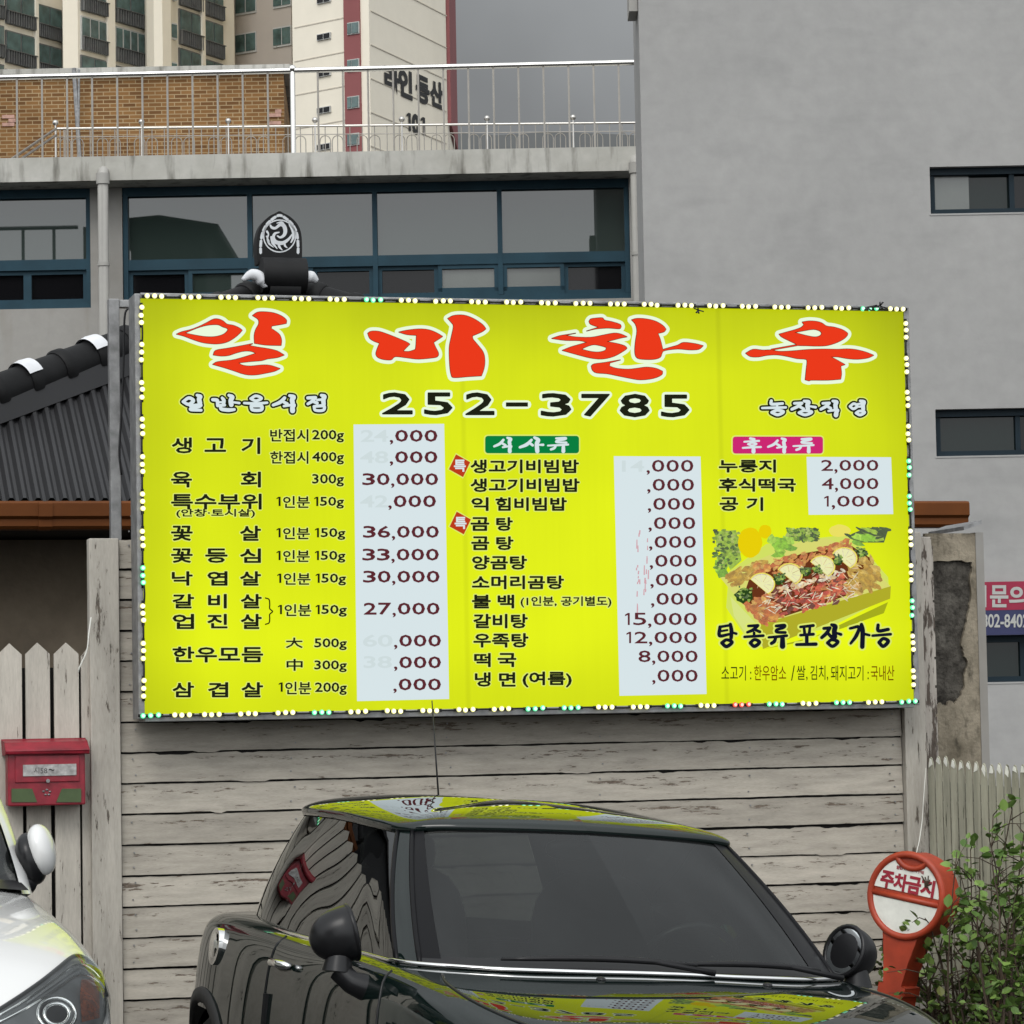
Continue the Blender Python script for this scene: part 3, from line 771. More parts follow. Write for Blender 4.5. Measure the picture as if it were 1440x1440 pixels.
mb = MB(); write(mb, '802-8402', 1381, 864, 1446, 882, bat, .02); mb.build('lettering', M['ban_white'], ban)

# ---- two dark houses across the street, seen mirrored in the upper windows
for nm, lab, xa, xb, Dc, zt in (('street_house', 'dark flat roofed house across the street mirrored in the far left window', -26, -12.5, -20, 14.9), ('street_house', 'dark house with sloping roof across the street mirrored in the blue window bay', -11.0, -8.8, -20, 16.0)):
    o = bpy.data.objects.new(nm, None); COL.objects.link(o); w = C + (xa + xb) / 2 * Rh + Dc * Fh
    o.location = (w[0], w[1], 0); o.rotation_euler = (0, 0, -YAW); OFF[o.name] = np.array([(xa + xb) / 2, Dc, 0.0])
    tag(o, lab, 'building')
    MB().box(xa, xb, Dc - 8, Dc, -2, zt).build('wall', M['across'], o)
    mb = MB(); mb.prism([(xa - .4, Dc + .4, zt), (xb + .4, Dc + .4, zt), (xb + .4, Dc + .4, zt + .2), (xa * .6 + xb * .4, Dc + .4, zt + .5), (xa - .4, Dc + .4, zt + .4)], (0, -9, 0)); mb.build('roof', M['blackm'], o)
    mb = MB()
    for k in range(int((xb - xa) / .9) + 1):
        x = xa + .2 + k * .9
        if xb - xa > 5: mb.tube([(x, Dc + .3, zt), (x, Dc + .3, zt + 1.3)], .05, 6)
        else: mb.box(x - .03, x + .03, Dc + .002, Dc + .05, 0, zt - .05)
    if xb - xa > 5: mb.tube([(xa, Dc + .3, zt + 1.3), (xb, Dc + .3, zt + 1.3)], .06, 6)
    mb.build('roof_rail' if xb - xa > 5 else 'wall_batten', M['iron'] if xb - xa > 5 else M['blackm'], o)
    for k in range(4):
        for j in range(max(1, int((xb - xa) / 3))):
            mb = MB(); cx = xa + (j + .5) * (xb - xa) / max(1, int((xb - xa) / 3)); mb.box(cx - .6, cx + .6, Dc, Dc + .05, 2 + 3 * k, 3.4 + 3 * k); mb.build('window', M['across_win'], o)

# ------------------------------------------------------------------ tiled restaurant house behind the plank wall
YE = 3.0
RD = 1.9
hs = thing('restaurant_house', 'black tiled hip roof house with brown gutter behind the yellow signboard', 'house', (3.6, YE, 0))
zE = 2.83
XG = onY(1349, 725, YE)[0]; XR = onY(1292, 725, YE)[0]; apex = onY(393, 440, YE + RD); XL = onY(-321, 725, YE)[0]
YB = YE + 2 * RD
cFL, cFR, cBR, cBL = np.array([XL, YE, zE]), np.array([XR, YE, zE]), np.array([XR, YB, zE]), np.array([XL, YB, zE])
mb = MB()
nx = 360; step = (XR - XL) / nx; cols = []
for i in range(nx + 1):
    x = XL + i * step; u = abs(x - apex[0]) / ((XR if x > apex[0] else 2 * apex[0] - XL) - apex[0]); ph = (i % 4)
    h = .0 if ph in (0, 3) else .022
    top = np.array([x, YE + RD * (1 - u), zE + (apex[2] - zE) * (1 - u)]) + np.array([0, -h * .5, h])
    cols.append([np.array([x, YE, zE]) + np.array([0, -h * .5, h]), top])
mb.grid(np.array(cols))
mb.add([cFR, cBR, apex], [(0, 1, 2)]); mb.add([cBR, cBL, apex], [(0, 1, 2)]); mb.add([cBL, cFL, apex], [(0, 1, 2)])
mb.build('roof', M['sheet'], hs)
def hip(c0, name='ridge'):
    c0 = c0 + (apex - c0) * (.09 if c0[0] > apex[0] else 0)
    P = [c0 + (apex - c0) * t for t in np.linspace(0.0, .985, 60)]
    d = (apex - c0) / np.linalg.norm(apex - c0); L = np.linalg.norm(apex - c0)
    up = np.array([0, 0, 1.0]); up = up - (up @ d) * d; up = up / np.linalg.norm(up); sd = np.cross(d, up)
    m = MB(); fl = MB(); pale = MB()
    nseg = int(L / .235); seg = L / nseg
    for k in range(nseg):
        s0, s1 = k * seg, (k + 1) * seg + .03
        rings = []
        for s, r in ((s0, .098), (s0 + .012, .108), (s0 + .06, .108), (s0 + .08, .096), (s1, .092)):
            c = c0 + d * min(s, L) + up * .13
            rings.append([c + r * (cos(a) * sd + sin(a) * up * 1.05) for a in np.linspace(-.5, pi + .5, 18)])
        m.grid(np.array(rings))
        m.add(rings[0], [tuple(range(18))])
        if k % 2 == 1 and k < nseg - 2:
            for sgn in (1, -1):
                rg = []
                for s, r in ((s0 - .012, .112), (s0 + .03, .118), (s0 + .08, .115)):
                    w = .9 if s < s0 else (.75 if s < s0 + .05 else .35)
                    a0 = pi / 2 - sgn * 1.15; a1 = pi / 2 + sgn * .95 * w
                    c = c0 + d * s + up * .13
                    rg.append([c + r * (cos(a) * sd + sin(a) * up * 1.05) for a in np.linspace(a0, a1, 14)])
                pale.grid(np.array(rg))
    lo, hi = c0 + up * .0, apex + up * .0
    fl.hexa([lo - sd * .10 - up * .02, hi - sd * .10 - up * .02, hi + sd * .10 - up * .02, lo + sd * .10 - up * .02, lo - sd * .085 + up * .10, hi - sd * .085 + up * .10, hi + sd * .085 + up * .10, lo + sd * .085 + up * .10])
    r = m.build(name, M['blackm'], hs, smooth=True, sharp=50)
    fl.build('ridge_flashing', M['sheet'], r); pale.build('mortar_crescent', M['mortar'], r, smooth=True)
for cn in (cFL, cFR, cBR, cBL): hip(cn)
g = MB()
prof = [(0, .075), (-.11, .075), (-.125, .09), (-.125, .125), (-.145, .14), (-.145, .205), (-.135, .215), (-.10, .22), (0, .22)]
n_ = len(prof)
def gut(m, xa, xb):
    m.prism([(xa, YE + p[0], zE - .22 + p[1]) for p in prof], (xb - xa, 0, 0))
gut(g, XL - .05, onY(58, 730, YE)[0]); gut(g, onY(62, 730, YE)[0], XG)
g.build('gutter', M['gutter'], hs)
g = MB(); xj = onY(60, 730, YE)[0]; g.prism([(xj - .035, YE + p[0] * 1.06, zE - .224 + p[1] * 1.01) for p in prof], (.07, 0, 0)); g.build('gutter_joint', M['gutter'], hs)
MB().box(XL + .1, XR - .1, YE + .04, YB - .1, zE - .14, zE - .10).build('soffit', M['dark_gap'], hs)
MB().box(XL + 1.0, XR - .7, YE + .7, YB - .8, -.8, zE - .15).build('wall', M['shade_wall'], hs)
# ridge-end ornament
orn_c = onY(393, 395, YE + RD - .15); Yo = orn_c[1]
def oat(x, y, l=0): q = onY(x, y, Yo - .055); return (q[0], q[1] - l, q[2])
out = [(364, 372), (362.5, 345), (364.5, 328), (369.5, 315.5), (379, 305.5), (387, 301), (393, 298), (399, 301), (407, 305.5), (416.5, 315.5), (421.5, 328), (423, 345), (423, 372)]
out = smooth_pts(np.array(out), 4)
m = MB(); m.prism([oat(393 + (p[0] - 393) * 1.06, p[1] - 1) for p in out], (0, .10, 0)); orn = m.build('ridge_ornament', M['blackm'], hs)
m = MB()
inner = catmull(np.array([(366.5, 357), (366.5, 345), (368.5, 330), (373.5, 318), (382, 309), (393, 303), (404, 309), (412.5, 318), (417.5, 330), (419, 345), (419, 357)]), np.linspace(0, 10, 13 * 8 + 1))
for k in range(13):
    strip(m, inner[k * 8 + 1:k * 8 + 8], [1.9] * 7, oat, .003, n=3)
th = np.linspace(0, 2 * pi, 33)[:-1]
cx, cy = 393, 332
strip(m, [(cx + 22.5 * cos(t), cy + 22.5 * sin(t)) for t in th], [.9] * 32, oat, .003, True)
_sw = [0]
def swirl(pts, w, l=.004): 
    _sw[0] += 1; P = smooth_pts(np.array(pts, float), 5); strip(m, P, np.interp(np.linspace(0, 1, len(P)), np.linspace(0, 1, len(w)), w), oat, l + .0015 * _sw[0])
swirl([(380, 317), (382, 320), (387, 321), (394, 316), (399, 318), (401, 325), (399, 331), (394, 334), (390, 332)], [1.2, 2.0, 1.8, 2.6, 2.8, 2.4, 1.6, 1.0])
swirl([(389, 314), (396, 313), (400, 318)], [.6, 1.6, 1.2])
swirl([(406, 316), (411, 325), (412, 334), (409, 341)], [.6, 1.6, 1.8, 1.0])
swirl([(411, 329), (405, 337), (397, 342), (388, 341), (384, 335), (386, 329), (392, 327)], [.8, 1.8, 2.6, 2.8, 2.2, 1.8, .8])
swirl([(375, 326), (377, 330), (375.5, 336), (378, 343), (384, 348)], [1.6, 1.0, 1.2, 1.4, .5])
swirl([(381, 334), (383, 342), (389, 350)], [1.6, 2.0, .6])
swirl([(392, 341), (392, 347), (396, 352)], [1.6, 1.8, .6])
swirl([(399, 341), (400, 346), (403, 349)], [1.2, 1.6, .6])
swirl([(378, 340), (374, 333)], [.6, 1.0])
m.build('emblem', M['white_emblem'], orn)
m = MB(); p0 = onY(393, 376, Yo - .30)
rad = .125
m.tube([(p0[0] + rad * 1.05 - .27, Yo - .16, p0[2]), (p0[0] + .27 - rad * 1.05, Yo - .16, p0[2])], .001, 8)
half = (onY(424, 376, Yo)[0] - onY(363, 376, Yo)[0]) / 2
m = MB(); m.tube([(orn_c[0] - half, Yo - .12, p0[2] - .02), (orn_c[0] + half, Yo - .12, p0[2] - .02)], .105, 20)
m.tube([(orn_c[0] - half * .7, Yo - .12, p0[2] - .10), (orn_c[0] + half * .7, Yo - .12, p0[2] - .10)], .075, 14)
m.build('ridge_cap_tile', M['blackm'], hs, smooth=True, sharp=40)
for pts in (((341, 394), (352, 387), (362, 388), (369, 395), (374, 404)), ((414, 399), (422, 396), (430, 390), (438, 390), (446, 396))):
    m = MB(); P = smooth_pts(np.array([onY(x, y, Yo - .18) for x, y in pts]), 5); m.tube(P, np.interp(np.linspace(0, 1, len(P)), [0, .3, .75, 1], [.012, .034, .036, .015]), 10); m.build('mortar_crescent', M['mortar'], hs, smooth=True)

# ------------------------------------------------------------------ plank wall, pickets, pillar
YW = .2
wall = thing('plank_wall', 'weathered white plank wall under the yellow signboard, paint peeling off', 'wall', (3.5, YW, 0))

mb = MB(); random.seed(3)
zb = [onY(175, y, YW)[2] for y in (1056, 1101.5)]
ph = .1296; zref = onY(175, 1101, YW)[2]
xl, xr_ = onY(171, 1100, YW)[0], onY(1270, 1100, YW)[0]
k = -12
nseg = 150
def ragged(z, amp, chip):
    out = []; w = 0
    for i in range(nseg + 1):
        w = .7 * w + random.gauss(0, amp); out.append(z + w)
    for _ in range(random.randint(1, chip)):
        c = random.randint(3, nseg - 8); 
        for i in range(c, c + random.randint(2, 7)): out[i] -= math.copysign(random.uniform(.003, .008), chip) 
    return out
while zref + k * ph < 2.46:
    z0 = zref + k * ph; z1 = z0 + ph - .009
    if z1 > -.5:
        y0 = YW + random.uniform(0, .004); sag = random.uniform(-.003, .003)
        top, bot = ragged(z1, .0007, 5), ragged(z0, .0006, 2)
        xsn = np.linspace(xl, xr_, nseg + 1); n0 = len(mb.v); vs = []
        for i, x in enumerate(xsn):
            q = sag * i / nseg
            vs += [(x, y0 + .0, bot[i] + q), (x, y0 + .009, top[i] + q), (x, y0 + .021, top[i] + q), (x, y0 + .021, bot[i] + q)]
        fs = [(4 * i + a, 4 * (i + 1) + a, 4 * (i + 1) + (a + 1) % 4, 4 * i + (a + 1) % 4) for i in range(nseg) for a in range(4)]
        mb.add(vs, fs + [(3, 2, 1, 0), (4 * nseg, 4 * nseg + 1, 4 * nseg + 2, 4 * nseg + 3)])
    k += 1
mb.build('boards', M['board'], wall)
nl = MB()
for q in range(-6, 12):
    for x in np.linspace(xl + .05, xr_ - .05, 6):
        for dz in (.03, .095):
            a = x + random.uniform(-.012, .012); z = zref + q * ph + dz + random.uniform(-.006, .006); nl.tube([(a, YW - .0005, z), (a, YW + .006, z)], .0035, 8)
nl.build('nail_heads', M['iron'], wall)
MB().box(xl - .1, xr_ + .1, YW + .026, YW + .05, -.9, 2.44).build('gap_shade', M['dark_gap'], wall)  # dark sheet standing in for the shade between the boards
zt = onY(148, 757, YW - .03)[2]
mb = MB(); mb.box(onY(127, 1100, YW)[0], onY(169, 1100, YW)[0], YW - .03, YW + .05, -.6, zt); mb.build('post', M['post'], wall, bevel=.004)
zt2 = onY(1290, 748, YW - .03)[2]
mb = MB(); mb.box(onY(1271, 1100, YW)[0], onY(1302, 1100, YW)[0] - .003, YW - .03, YW + .05, -.9, zt2); mb.build('post', M['post'], wall, bevel=.004)
mb = MB(); xa = onY(1302.5, 1100, YW)[0]; mb.box(xa, xa + .062, YW + .01, YW + .10, -.9, zt2 - .02); mb.build('corner_board', M['flaky'], wall, bevel=.004)
mb = MB()
for k in range(18):
    z = zref + k * ph - 1.2
    if z + ph > zt2 - .03: break
    mb.box(xa + .062, xa + .072, YW + .02, YW + .10, z, z + ph - .012)
mb.build('board_ends', M['flaky'], wall)

pf = thing('picket_fence', 'white picket fence with pointed tops behind the red mailbox', 'fence', (1.4, YW, gz(1.4)))
mb = MB()
for px0, px1, ytip in tuple((-3 - 40 * k, 31 - 40 * k, 905) for k in range(36, 0, -1)) + ((-3, 31, 905), (36.5, 70.5, 904), (76.5, 111, 904), (114.5, 140, 908)):
    xa, xb = onY(px0, 1000, YW)[0], onY(px1, 1000, YW)[0]; tip = onY((px0 + px1) / 2, ytip, YW)[2]; sh = tip - .047
    dy = random.uniform(0, .006)
    mb.prism([(xa, YW + dy, -.4), (xb, YW + dy, -.4), (xb, YW + dy, sh), ((xa + xb) / 2, YW + dy, tip), (xa, YW + dy, sh)], (0, .02, 0))
mb.build('pickets', M['picket'], pf, bevel=.003)
mb = MB()
for z in (.35, 1.35): mb.box(onY(-1450, 1000, YW)[0], onY(126, 1000, YW)[0], YW + .03, YW + .06, z, z + .07)
mb.build('rails', M['post'], pf)
MB().box(onY(-1450, 1000, YW)[0], onY(126, 1000, YW)[0], YW + .064, YW + .07, -.3, 1.93).build('gap_shade', M['dark_gap'], pf)  # dark sheet added so the picket gaps look shaded

# right fence runs toward the street
fa = np.array([5.385, .15]); _q = dep(1570, 1070, 12.95); fb = np.array([_q[0], _q[1]]); L = np.linalg.norm(fb - fa); t2 = (fb - fa) / L; n2 = np.array([t2[1], -t2[0]])
if n2[0] > 0: n2 = -n2
fr = thing('picket_fence', 'greenish grey picket fence with rounded tops running behind the leafy bush', 'fence', ((fa[0] + fb[0]) / 2, (fa[1] + fb[1]) / 2, gz(5.2)))
mb = MB(); tips = MB(); n = 24; random.seed(8)
for k in range(n):
    c = fa + t2 * L * (k + .5) / n; w = L / n * .41; zt = 1.475 - .075 * L * k / n + random.uniform(-.008, .008)
    a, b = c - t2 * w, c + t2 * w
    prof = [(-1, -.8), (1, -.8), (1, zt - .07), (.75, zt - .03), (.35, zt - .006), (0, zt), (-.35, zt - .006), (-.75, zt - .03), (-1, zt - .07)]
    mb.prism([(*(c + t2 * w * s), z) for s, z in prof], (*(-n2 * .006), 0))
    tips.prism([(*(c + t2 * w * s + n2 * .002), z) for s, z in ((-.6, zt - random.uniform(.02, .05)), (.4, zt - random.uniform(.03, .06)), (.6, zt - .035), (.3, zt - .012), (-.2, zt - .006))], (*(n2 * -.004), 0))
mb.build('pickets', M['mossy_picket'], fr)
tips.build('bare_tips', M['sign_white'], fr)
mb = MB()
for z in (.2, 1.2):
    a, b = fa - n2 * .022, fb - n2 * .022; c, d = fb - n2 * .06, fa - n2 * .06
    mb.hexa([(*a, z), (*b, z), (*c, z), (*d, z), (*a, z + .07), (*b, z + .07), (*c, z + .07), (*d, z + .07)])
mb.build('rails', M['mossy_picket'], fr)
mb = MB(); a, b = fa - n2 * .062, fb - n2 * .062; c, d = fb - n2 * .07, fa - n2 * .07; mb.hexa([(*a, -.6), (*b, -.6), (*c, -.6), (*d, -.6), (*a, 1.36), (*b, 1.30), (*c, 1.30), (*d, 1.36)]); mb.build('gap_shade', M['dark_gap'], fr)  # dark sheet put in for shade between these slats

YP = .62
pil = thing('concrete_pillar', 'crumbling concrete wall end with peeled plaster right of the signboard', 'wall', (5.65, YP, gz(5.65)))
xa, xb = onY(1310, 900, YP)[0], onY(1381, 900, YP)[0]; zt = onY(1345, 750, YP)[2]
MB().box(xa, xb - .012, YP + .02, YP + .5, -.8, zt - .01).build('core', M['pillar_core'], pil)
def pat(x, y): q = onY(x, y, YP); return (min(q[0], xb), YP, min(q[2], zt))
random.seed(4)
edge = [(1312, 790), (1340, 788), (1366, 790), (1367, 800), (1364, 815), (1366, 840), (1362, 862), (1358, 880), (1352, 905), (1356, 920), (1361, 930), (1356, 950), (1357, 965), (1349, 982), (1343, 990), (1336, 985), (1330, 993), (1322, 988), (1314, 994)]
e2 = []
for (p, q) in zip(edge[:-1], edge[1:]):
    for k in range(4):
        u = k / 4; e2.append((p[0] + (q[0] - p[0]) * u + random.uniform(-1.2, 1.2) * (k > 0), p[1] + (q[1] - p[1]) * u + random.uniform(-1.5, 1.5) * (k > 0)))
e2.append(edge[-1])
mb = MB()
mb.prism([pat(*p) for p in [(1300, 740), (1385, 740), (1390, 1300), (1300, 1300), (1300, 994)] + e2[::-1] + [(1300, 790)]], (0, .024, 0))
mb.build('plaster', M['pillar_plaster'], pil)
mb = MB(); mb.box(xb - .02, xb + .02, YP - .004, YP + .5, -.8, zt + .004); mb.build('corner_bead', M['plaster_warm'], pil)
mb = MB(); q0 = onY(1352, 746, YP); q1 = onY(1377, 737, YP); mb.hexa([(q0[0], YP - .03, q0[2]), (q1[0], YP - .03, q1[2]), (q1[0], YP + .4, q1[2]), (q0[0], YP + .4, q0[2]), (q0[0], YP - .03, q0[2] + .018), (q1[0], YP - .03, q1[2] + .018), (q1[0], YP + .4, q1[2] + .018), (q0[0], YP + .4, q0[2] + .018)]); mb.build('metal_cap', M['iron'], pil)

shd = thing('unseen_block', 'unseen dark block added beyond the left picket fence, mirrored in the car side window', 'unseen_block', (-4.0, 2.6, 0))  # added out of view to darken the reflection in the side glass
MB().box(-9, .2, 2.6, 5.2, -.4, 3.6).build('wall', M['across'], shd)
MB().box(-9.2, .3, 2.3, 5.4, 3.6, 3.72).build('roof', M['sheet'], shd)
# mailbox on the left pickets
YM = YW - .115
mbx = thing('mailbox', 'faded red wall mailbox with two green windows on the white pickets', 'mailbox', (1.44, YW, 1.3))
def mpx(x, y, Y=YM): q = onY(x, y, Y); return q
xa, xb = mpx(11, 1090)[0], mpx(120, 1090)[0]; zb_, zl, ztp = mpx(60, 1133)[2], mpx(60, 1056)[2], mpx(60, 1040, YM + .03)[2]
m = MB(); m.box(xa, xb, YM, YW - .008, zb_, zl); body = m.build('body', M['mail_red'], mbx, bevel=.006)
m = MB(); o_ = .012
m.prism([(xa - o_, YM - .02, zl - .012), (xa - o_, YM - .024, zl + .004), (xa - o_, YM + .03, ztp - .01), (xa - o_, YW - .004, ztp), (xa - o_, YW - .004, zl - .012)], (xb - xa + 2 * o_, 0, 0)); m.build('lid', M['mail_red'], mbx, bevel=.004)
m = MB(); a, b = mpx(21, 1080), mpx(112, 1120); fr_ = MB()
fr_.box(a[0], b[0], YM - .006, YM + .002, mpx(60, 1100)[2], mpx(60, 1062)[2]); fr_.build('front_panel', M['mail_red'], mbx, bevel=.003)
m.box(mpx(32, 1080)[0], mpx(107, 1080)[0], YM - .010, YM - .004, mpx(60, 1091)[2], mpx(60, 1075)[2]); pl = m.build('name_plate', M['mail_plate'], mbx)
mat_ = lambda x, y, l=0: (lambda q: (q[0], YM - .0115, q[2]))(mpx(x, y))
m = MB(); write(m, '시58', 47, 1079, 66, 1088, mat_, -.01); write(m, '~', 68, 1081, 76, 1084, mat_, .0); m.build('lettering', M['letter_black'], pl)
for pts in (((16, 1109), (45, 1109), (52, 1128), (16, 1128)), ((87, 1109), (114, 1109), (114, 1128), (79, 1128))):
    m = MB(); m.prism([(mpx(*p)[0], YM - .004, mpx(*p)[2]) for p in pts], (0, .01, 0)); m.build('window', M['mail_green'], mbx)
m = MB(); q = mpx(67, 1098); m.tube([(q[0], YM - .016, q[2]), (q[0], YM, q[2])], .008, 12); q = mpx(66, 1114)
for dx, dz in ((-.014, .004), (.0, .01), (.012, .002), (-.006, -.01), (.008, -.01)): m.ball((q[0] + dx, YM - .002, q[2] + dz), (.006, .004, .004), 6, 8)
m.build('lock', M['iron'], mbx)

# ------------------------------------------------------------------ the signboard
sg = thing('menu_signboard', 'large glowing yellow menu signboard with red Korean title and white price panels', 'signboard', (3.55, 0, 1.705))
SX0, SX1, SZ0, SZ1 = 1.807, 5.288, 1.705, 3.4915
def sat(x, y, l=0.0): q = onY(x, y, 0.0); return (q[0], -l, q[2])
def panel_mat():
    m, n, l, b = newmat('backlit_yellow_film')
    tc = n.new('ShaderNodeTexCoord'); sp = n.new('ShaderNodeSeparateXYZ'); l.new(tc.outputs['Object'], sp.inputs[0])
    t = noise_node(n, l, .9, 3, (1, 1, .8)); st = noise_node(n, l, 14, 3, (3, 1, .06)); sp_ = noise_node(n, l, 60, 2)
    mr = n.new('ShaderNodeMapRange'); mr.inputs['From Min'].default_value = .0; mr.inputs['From Max'].default_value = 1.75; mr.inputs['To Min'].default_value = 1.10; mr.inputs['To Max'].default_value = .84
    l.new(sp.outputs['Z'], mr.inputs['Value'])
    a = n.new('ShaderNodeMath'); a.operation = 'MULTIPLY_ADD'; a.inputs[1].default_value = .55; a.inputs[2].default_value = -.30; l.new(t.outputs[0], a.inputs[0])
    s2 = n.new('ShaderNodeMath'); s2.operation = 'MULTIPLY_ADD'; s2.inputs[1].default_value = .05; s2.inputs[2].default_value = -.025; l.new(st.outputs[0], s2.inputs[0])
    ad = n.new('ShaderNodeMath'); ad.operation = 'ADD'; l.new(a.outputs[0], ad.inputs[0]); l.new(s2.outputs[0], ad.inputs[1])
    ad2 = n.new('ShaderNodeMath'); ad2.operation = 'ADD'; l.new(ad.outputs[0], ad2.inputs[0]); l.new(mr.outputs[0], ad2.inputs[1])
    setp(b, Base_Color=(.02, .022, .0, 1), Roughness=.5, Emission_Color=(.75, .86, .003, 1), Specular_IOR_Level=.12)
    # the tubes stop short of the cabinet ends, so the film is dimmer along its border; two film joints
    def axis(sock, c, half):
        q = n.new('ShaderNodeMath'); q.operation = 'SUBTRACT'; q.inputs[1].default_value = c; l.new(sp.outputs[sock], q.inputs[0])
        w = n.new('ShaderNodeMath'); w.operation = 'ABSOLUTE'; l.new(q.outputs[0], w.inputs[0])
        r = n.new('ShaderNodeMapRange'); r.interpolation_type = 'SMOOTHSTEP'; r.inputs['From Min'].default_value = half - .34; r.inputs['From Max'].default_value = half; r.inputs['To Min'].default_value = 1.0; r.inputs['To Max'].default_value = .80
        l.new(w.outputs[0], r.inputs['Value']); return r.outputs[0]
    e1, e2 = axis('X', 0.0, 1.74), axis('Z', .893, .893)
    p1 = n.new('ShaderNodeMath'); p1.operation = 'MULTIPLY'; l.new(e1, p1.inputs[0]); l.new(e2, p1.inputs[1])
    p2 = n.new('ShaderNodeMath'); p2.operation = 'MULTIPLY'; l.new(p1.outputs[0], p2.inputs[0]); l.new(ad2.outputs[0], p2.inputs[1])
    last = p2.outputs[0]
    for xj in (.84, -.33):
        q = n.new('ShaderNodeMath'); q.operation = 'SUBTRACT'; q.inputs[1].default_value = xj; l.new(sp.outputs['X'], q.inputs[0])
        w = n.new('ShaderNodeMath'); w.operation = 'ABSOLUTE'; l.new(q.outputs[0], w.inputs[0])
        r = n.new('ShaderNodeMapRange'); r.inputs['From Min'].default_value = .004; r.inputs['From Max'].default_value = .016; r.inputs['To Min'].default_value = .90; r.inputs['To Max'].default_value = 1.0; l.new(w.outputs[0], r.inputs['Value'])
        p3 = n.new('ShaderNodeMath'); p3.operation = 'MULTIPLY'; l.new(last, p3.inputs[0]); l.new(r.outputs[0], p3.inputs[1]); last = p3.outputs[0]
    l.new(last, b.inputs['Emission Strength'])
    return m
M['film'] = panel_mat()
def lit(name, c, s=1.0, var=.0):
    m = glow(name, c, s, [x * .03 for x in c]); m.node_tree.nodes['Principled BSDF'].inputs['Specular IOR Level'].default_value = .04; return m
M['film_white'] = lit('backlit_white_patch', (.66, .755, .78), 1.0)
M['film_halo'] = lit('backlit_white_outline', (.80, .92, .70), 1.0)
M['film_halo_soft'] = lit('backlit_pale_edge', (.70, .80, .16), 1.0)
M['film_red'] = lit('backlit_red_film', (.80, .038, .008), 1.0)
M['film_redline'] = lit('dark_red_outline', (.09, .012, .0), 1.0)
M['film_black'] = lit('black_film', (.010, .012, .004), 1.0)
M['film_maroon'] = lit('maroon_film', (.10, .018, .025), 1.0)
M['film_brown'] = lit('brown_film', (.16, .05, .0), 1.0)
M['film_ghost'] = lit('faded_digit_film', (.60, .69, .70), 1.0)
M['film_green'] = lit('green_badge_film', (.0, .20, .045), 1.0)
M['film_pink'] = lit('pink_badge_film', (.58, .018, .16), 1.0)
M['film_rust'] = lit('rust_badge_film', (.48, .04, .008), 1.0)
m = MB(); m.box(SX0 + .018, SX1 - .018, .004, .006, SZ0 + .018, SZ1 - .018)
cab = MB(); t = .02
cab.box(SX0 - .005, SX0 + t, -.008, .17, SZ0, SZ1); cab.box(SX1 - t, SX1 + .005, -.008, .17, SZ0, SZ1)
cab.box(SX0 + t, SX1 - t, -.006, .17, SZ1 - t, SZ1 + .004); cab.box(SX0 + t, SX1 - t, -.006, .17, SZ0 - .012, SZ0 + t)
cab.box(SX0 + t, SX1 - t, .15, .168, SZ0 + t, SZ1 - t)
cab.build('cabinet', M['iron'], sg, bevel=.003)
MB().box(SX0 + t, SX1 - t, 0.0, .006, SZ0 + t, SZ1 - t).build('face_panel', M['film'], sg)
# carrying frame at the left end
m = MB(); Yf = .262
a, b = onY(153, 440, Yf), onY(168, 440, Yf); zt = onY(160, 420, Yf)[2]; zb0 = onY(160, 756, Yf)[2] - 1.5
m.box(a[0], b[0], Yf, Yf + .05, zb0, zt); zz1 = onY(175, 432, Yf)[2]; m.box(b[0], SX0 + .4, Yf + .004, Yf + .046, zz1, zt - .003)
m.build('support_frame', M['iron'], sg, bevel=.003)
m = MB(); P = smooth_pts(np.array([onY(x, y, Yf - .01) for x, y in ((184, 433), (178, 436), (175, 450), (174, 500), (172, 560), (169, 610), (168, 640), (171, 668))]), 5); m.tube(P, .005, 6); m.build('cable', M['black'], sg, smooth=True)

# title
TR = []
def tr(ox, oy, s, *loops): TR.append([[(ox + x * s, oy + y * s) for x, y in L] for L in loops])
s_ = 175 / 1440
tr(240, 430, s_, [(65, 330), (130, 302), (230, 278), (330, 240), (420, 195), (490, 158), (545, 155), (600, 175), (650, 215), (720, 228), (785, 255), (825, 285), (790, 325), (730, 375), (650, 420), (560, 440), (470, 440), (360, 425), (250, 390), (150, 352)],
   [(160, 318), (260, 275), (360, 240), (450, 222), (545, 220), (600, 245), (650, 262), (660, 285), (620, 325), (560, 350), (480, 362), (380, 358), (270, 340)])
tr(240, 430, s_, [(945, 115), (1000, 78), (1080, 72), (1190, 85), (1280, 120), (1335, 165), (1335, 205), (1270, 218), (1165, 235), (1160, 265), (1215, 300), (1260, 340), (1280, 400), (1275, 460), (1100, 455), (968, 435), (965, 340), (985, 270), (1015, 215), (1010, 160)])
tr(240, 430, s_, [(490, 570), (520, 518), (650, 495), (800, 468), (945, 440), (905, 462), (1000, 480), (1130, 500), (1230, 525), (1310, 572), (1230, 600), (1120, 615), (1050, 635), (930, 645), (780, 662), (830, 690), (920, 700), (1050, 688), (1150, 692), (1262, 728), (1200, 758), (1100, 780), (980, 800), (860, 795), (720, 750), (600, 712), (485, 680), (540, 650), (700, 632), (830, 600), (985, 552), (930, 528), (850, 525), (760, 545), (670, 575), (580, 582)])
s_ = 200 / 1440
tr(505, 430, s_, [(85, 280), (120, 260), (200, 262), (300, 295), (400, 335), (480, 370), (510, 390), (480, 420), (440, 462), (500, 465), (550, 450), (570, 430), (578, 300), (480, 292), (400, 268), (480, 250), (600, 237), (700, 245), (780, 275), (842, 312), (800, 340), (750, 372), (770, 420), (800, 480), (790, 515), (740, 528), (600, 540), (500, 530), (380, 515), (345, 525), (320, 548), (250, 545), (190, 525), (168, 490), (180, 440), (205, 380), (150, 360), (105, 330)])
